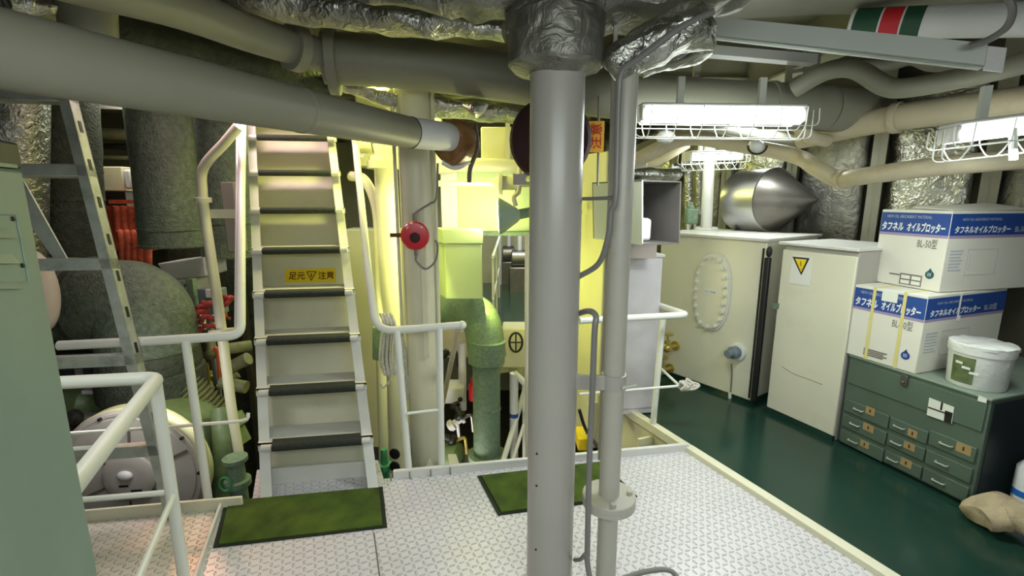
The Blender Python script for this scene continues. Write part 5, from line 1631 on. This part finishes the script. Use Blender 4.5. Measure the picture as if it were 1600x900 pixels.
# cream pipe in front of the pale trunk
pipe('pipe', [W(372, 198, 3.0), W(352, 222, 3.0), W(318, 262, 3.0), W(316, 300, 3.0), W(322, 350, 3.0), W(340, 470, 2.95), W(352, 562, 2.9), W(362, 640, 2.85), W(375, 720, 2.8)], 0.030, 'cream_paint', 'bent cream pipe in front of the pale exhaust trunk', seg=14, grp='pipes far left', flanges=((0.42, 0.05, 0.03), (0.70, 0.075, 0.045)))
tag(MB().box(W(310, 341, 3.02), (0.26, 0, 0), (0, 0.02, 0), (0, 0, 0.055)).build('pipe_clip', 'cream_paint'), 'cream flat bracket across the bent cream pipe', 'bracket')
tag(MB().box(W(355, 395, 3.4), (0.10, 0, 0), (0, 0.1, 0), (0, 0, 0.5)).build('casing', 'pipe_grey', bevel=0.01), 'grey casing strip left of the stair stringer', 'casing')
# white machinery right of the elbow
t = thing('engine_block', W(310, 440, 3.8), 'white and lilac machine housing right of the huge elbow', 'machine')
MB().prism([W(245, 412, 3.8), W(318, 402, 3.8), W(322, 432, 3.8), W(262, 438, 3.8)], (0, 0.3, 0)).build('hood', 'machine_white', t, bevel=0.01)
MB().box(W(258, 520, 3.8), (0.30, 0, 0), (0, 0.3, 0), (0, 0, 0.45)).build('block', 'machine_white', t, bevel=0.02)
for (u, v) in ((275, 452), (300, 448), (288, 470)):
    MB().lathe(W(u, v, 3.79), (0, -1, 0), [(0, 0.035), (0.05, 0.035), (0.055, 0.02), (0.1, 0.02)], 14).build('port', 'dull_steel', t)
MB().box(W(297, 492, 3.55), (0.05, 0, 0), (0, 0.05, 0), (0, 0, 0.28)).build('post', 'lagging_green', t)
t = thing('instrument', W(325, 490, 3.5), 'blue grey instrument block behind the bent cream pipe', 'machine')
MB().box(W(312, 492, 3.5), (0.17, 0, 0), (0, 0.1, 0), (0, 0, 0.20)).box(W(320, 493, 3.53), (0.04, 0, 0), (0, 0.04, 0), (0, 0, -1.0)).build('body', 'knob_grey', t, bevel=0.01)
MB().box(W(322, 465, 3.48), (0.06, 0, 0), (0, 0.03, 0), (0, 0, 0.06)).build('dial', 'sign_white', t)
bb = MB()
random.seed(5)
for k in range(16):
    p = W(random.uniform(308, 362), random.uniform(470, 522), 3.3)
    q = p + Vector((random.uniform(-.1, .1), random.uniform(-.05, .05), random.uniform(-.05, .07)))
    bb.tube(catmull([p, (p + q) / 2 + Vector((0, -0.03, random.uniform(-.02, .05))), q]), random.uniform(0.012, 0.022), 8)
tag(bb.build('rags', 'rag_red'), 'heap of dark red and pink rags above the left handrail beside the stair', 'rags')

# alternator with its round end cover
ac = W(208, 741, 2.52)
aax = Vector((0.10, -1.0, 0.02)).normalized()
R = 0.398
t = thing('generator', Vector((ac.x, ac.y, ac.z - R)), 'big round grey generator end with spoked cover and a rim coloured as lit yellow', 'generator')
MB().lathe(ac - aax * 0.09, aax, [(0, R * 0.97), (0.01, R * 1.02), (0.075, R * 1.02), (0.085, R * 1.0)], 56).build('frame', 'rim_lit_tone', t)
MB().lathe(ac - aax * 0.02, aax, [(0, R * 1.0), (0.02, R * 1.0), (0.035, R * 0.965), (0.037, R * 0.93), (0.032, R * 0.925), (0.032, R * 0.90), (0.040, R * 0.89), (0.045, R * 0.3)], 56).build('end_cover', 'disc_grey', t)
ux = aax.cross(Z).normalized()
uz = ux.cross(aax).normalized()
MB().lathe(ac + aax * 0.022, aax, [(0, R * 0.36), (0.018, R * 0.36), (0.024, R * 0.33), (0.026, R * 0.2), (0.028, R * 0.05)], 40).build('hub', 'disc_grey', t)
MB().ball(ac + aax * 0.05 + ux * 0.01 + uz * 0.02, 0.045, 1, 0.5, 0.7).build('shaft_cap', 'machine_white', t)
for k in range(6):
    a = math.radians(36 + 60 * k)
    dd = ux * math.cos(a) + uz * math.sin(a)
    pp = ac + aax * 0.024
    MB().box(pp + dd * R * 0.34 - dd.cross(aax) * 0.006, dd * R * 0.56, dd.cross(aax) * 0.012, aax * 0.006).build('rib', 'groove', t)
for k in range(10):
    a = 2 * math.pi * k / 10
    dd = ux * math.cos(a) + uz * math.sin(a)
    MB().lathe(ac + aax * 0.01 + dd * R * 0.945, aax, [(0, 0.010), (0.022, 0.009)], 8).build('cover_bolt', 'black', t)
mk = MB()
mk.box(ac + aax * 0.049 - uz * 0.05 + ux * 0.0, ux * 0.05, aax * 0.002, uz * 0.012).box(ac + aax * 0.049 - uz * 0.09 - ux * 0.07, ux * 0.06, aax * 0.002, uz * 0.02)
mk.build('maker_mark', 'ink_black', t)
MB().lathe(ac - aax * 0.5, aax, [(0, R * 0.6), (0.02, R * 0.8), (0.35, R * 0.85), (0.38, R * 0.9)], 40).build('rear_body', 'machine_green', t)
# box and gear on the generator
t = thing('terminal_box', W(110, 555, 3.0), 'dark blue grey terminal box behind the left handrail', 'box')
MB().box(W(98, 588, 3.0), (0.19, 0, 0), (0, 0.2, 0), (0, 0, 0.16)).build('body', 'black_panel', t, bevel=0.01)
MB().box(W(118, 588, 2.98), (0.035, 0, 0), (0, 0.02, 0), (0, 0, 0.05)).build('socket', 'ink_grey', t)
tag(MB().box(W(140, 560, 3.1), (0.15, 0, 0), (0, 0.1, 0), (0, 0, 0.10)).build('machine_cover', 'machine_white', bevel=0.01), 'pinkish white cover right of the dark terminal box', 'machine')
tag(MB().tube([W(148, 552, 2.95), W(178, 573, 2.95)], 0.016, 10).build('handle', 'black'), 'black bar handle beside the pinkish white cover', 'handle')
t = thing('turbocharger', W(150, 650, 3.0), 'olive green machine housing with pale lid behind the guard rail', 'machine')
MB().lathe(W(105, 630, 3.05), (1, 0, 0), [(0, 0.06), (0.02, 0.11), (0.16, 0.12), (0.2, 0.09), (0.21, 0.07), (0.3, 0.065), (0.31, 0.1), (0.34, 0.1)], 24).build('housing', 'machine_green', t)
MB().box(W(128, 616, 2.95), (0.15, 0, 0), (0, 0.12, 0), (0, 0, 0.025)).build('lid', 'machine_white', t)
MB().lathe(W(120, 650, 2.92), (0, -1, 0), [(0, 0.05), (0.03, 0.05), (0.035, 0.03), (0.06, 0.03)], 16).build('cap', 'dull_steel', t)
MB().tube(catmull([W(165, 640, 2.95), W(185, 618, 2.95), W(205, 628, 2.95), W(225, 640, 2.95)]), 0.025, 10).build('link', 'dull_steel', t)
tag(MB().box(W(104, 662, 2.92), (0.52, 0.04, 0), (0, 0.08, 0), (0, 0, 0.045)).build('cross_beam', 'pipe_pink'), 'flat pinkish beam behind the guard rail above the generator', 'beam')
tag(MB().tube(catmull([W(262, 652, 2.5), W(290, 668, 2.46), W(310, 690, 2.44), W(318, 722, 2.44)]), 0.03, 12).build('rim_arc', 'rim_lit_tone'), 'pale yellow arc on the upper right of the generator rim', 'bracket')  # yellow light along the generator rim put in as a shape
# right of the generator: pipes and a green valve
pipe('pipe', [W(345, 640, 2.9), W(348, 690, 2.8), W(350, 790, 2.75)], 0.06, 'machine_green', 'dark green upright pipe right of the generator', grp='pipes far left')
pipe('pipe', [W(345, 598, 3.2), W(385, 605, 3.2)], 0.045, 'machine_olive', 'short olive pipe left of the stair stringer, lower one', grp='pipes far left')
pipe('pipe', [W(358, 575, 3.2), W(388, 560, 3.2)], 0.045, 'machine_olive', 'short olive pipe left of the stair stringer, upper one', grp='pipes far left')
pipe('pipe', [W(356, 545, 3.2), W(392, 540, 3.3)], 0.04, 'machine_olive', 'olive hose at the corner of the left handrail', grp='pipes far left')
t = thing('valve', W(376, 760, 2.6), 'bright green valve with small wheel left of the stair foot', 'valve')
MB().lathe(W(376, 790, 2.65), Z, [(0, 0.05), (0.14, 0.05), (0.145, 0.075), (0.18, 0.075), (0.185, 0.05), (0.30, 0.045), (0.305, 0.07), (0.33, 0.07)], 20).build('body', 'lagging_green', t)
MB().tube([W(352, 757, 2.58) + Vector((math.cos(a) * 0.035, 0, math.sin(a) * 0.045)) for a in [2 * math.pi * i / 16 for i in range(17)]], 0.007, 8).build('hand_wheel', 'valve_green', t, label='bright green hand wheel')
random.seed(33)
for (u, v, Y, where) in ((330, 560, 3.4, 'behind the bent cream pipe'), (315, 585, 3.4, 'right of the left handrail post'), (332, 620, 3.4, 'above the olive sleeve'), (350, 600, 3.5, 'beside the short olive pipes'), (338, 590, 3.6, 'in the dark left of the stair')):
    p = W(u, v, Y)
    t = thing('pipe_fitting', p, 'small dull pipe fitting ' + where, 'fitting', 'small fittings left of the stair')
    a_ = random.uniform(0, 3.1)
    MB().lathe(p, (math.cos(a_), 0.4, math.sin(a_)), [(0, 0.03), (0.02, 0.05), (0.05, 0.05), (0.055, 0.03), (0.12, 0.028)], 14).build('body', random.choice(['dull_steel', 'brass', 'machine_olive']), t)
    MB().tube(catmull([p, p + Vector((0.05, 0, 0.08)), p + Vector((0.03, 0.02, -0.16))]), 0.012, 8).build('small_pipe', random.choice(['orange_red', 'brass', 'dull_steel']), t)
# white round fairing behind the locker
tag(MB().ball(W(60, 455, 2.7), 0.12, 0.75, 0.8, 2.0, 20, 14).build('white_casing', 'pipe_pink'), 'pinkish grey rounded casing just right of the green locker', 'casing')
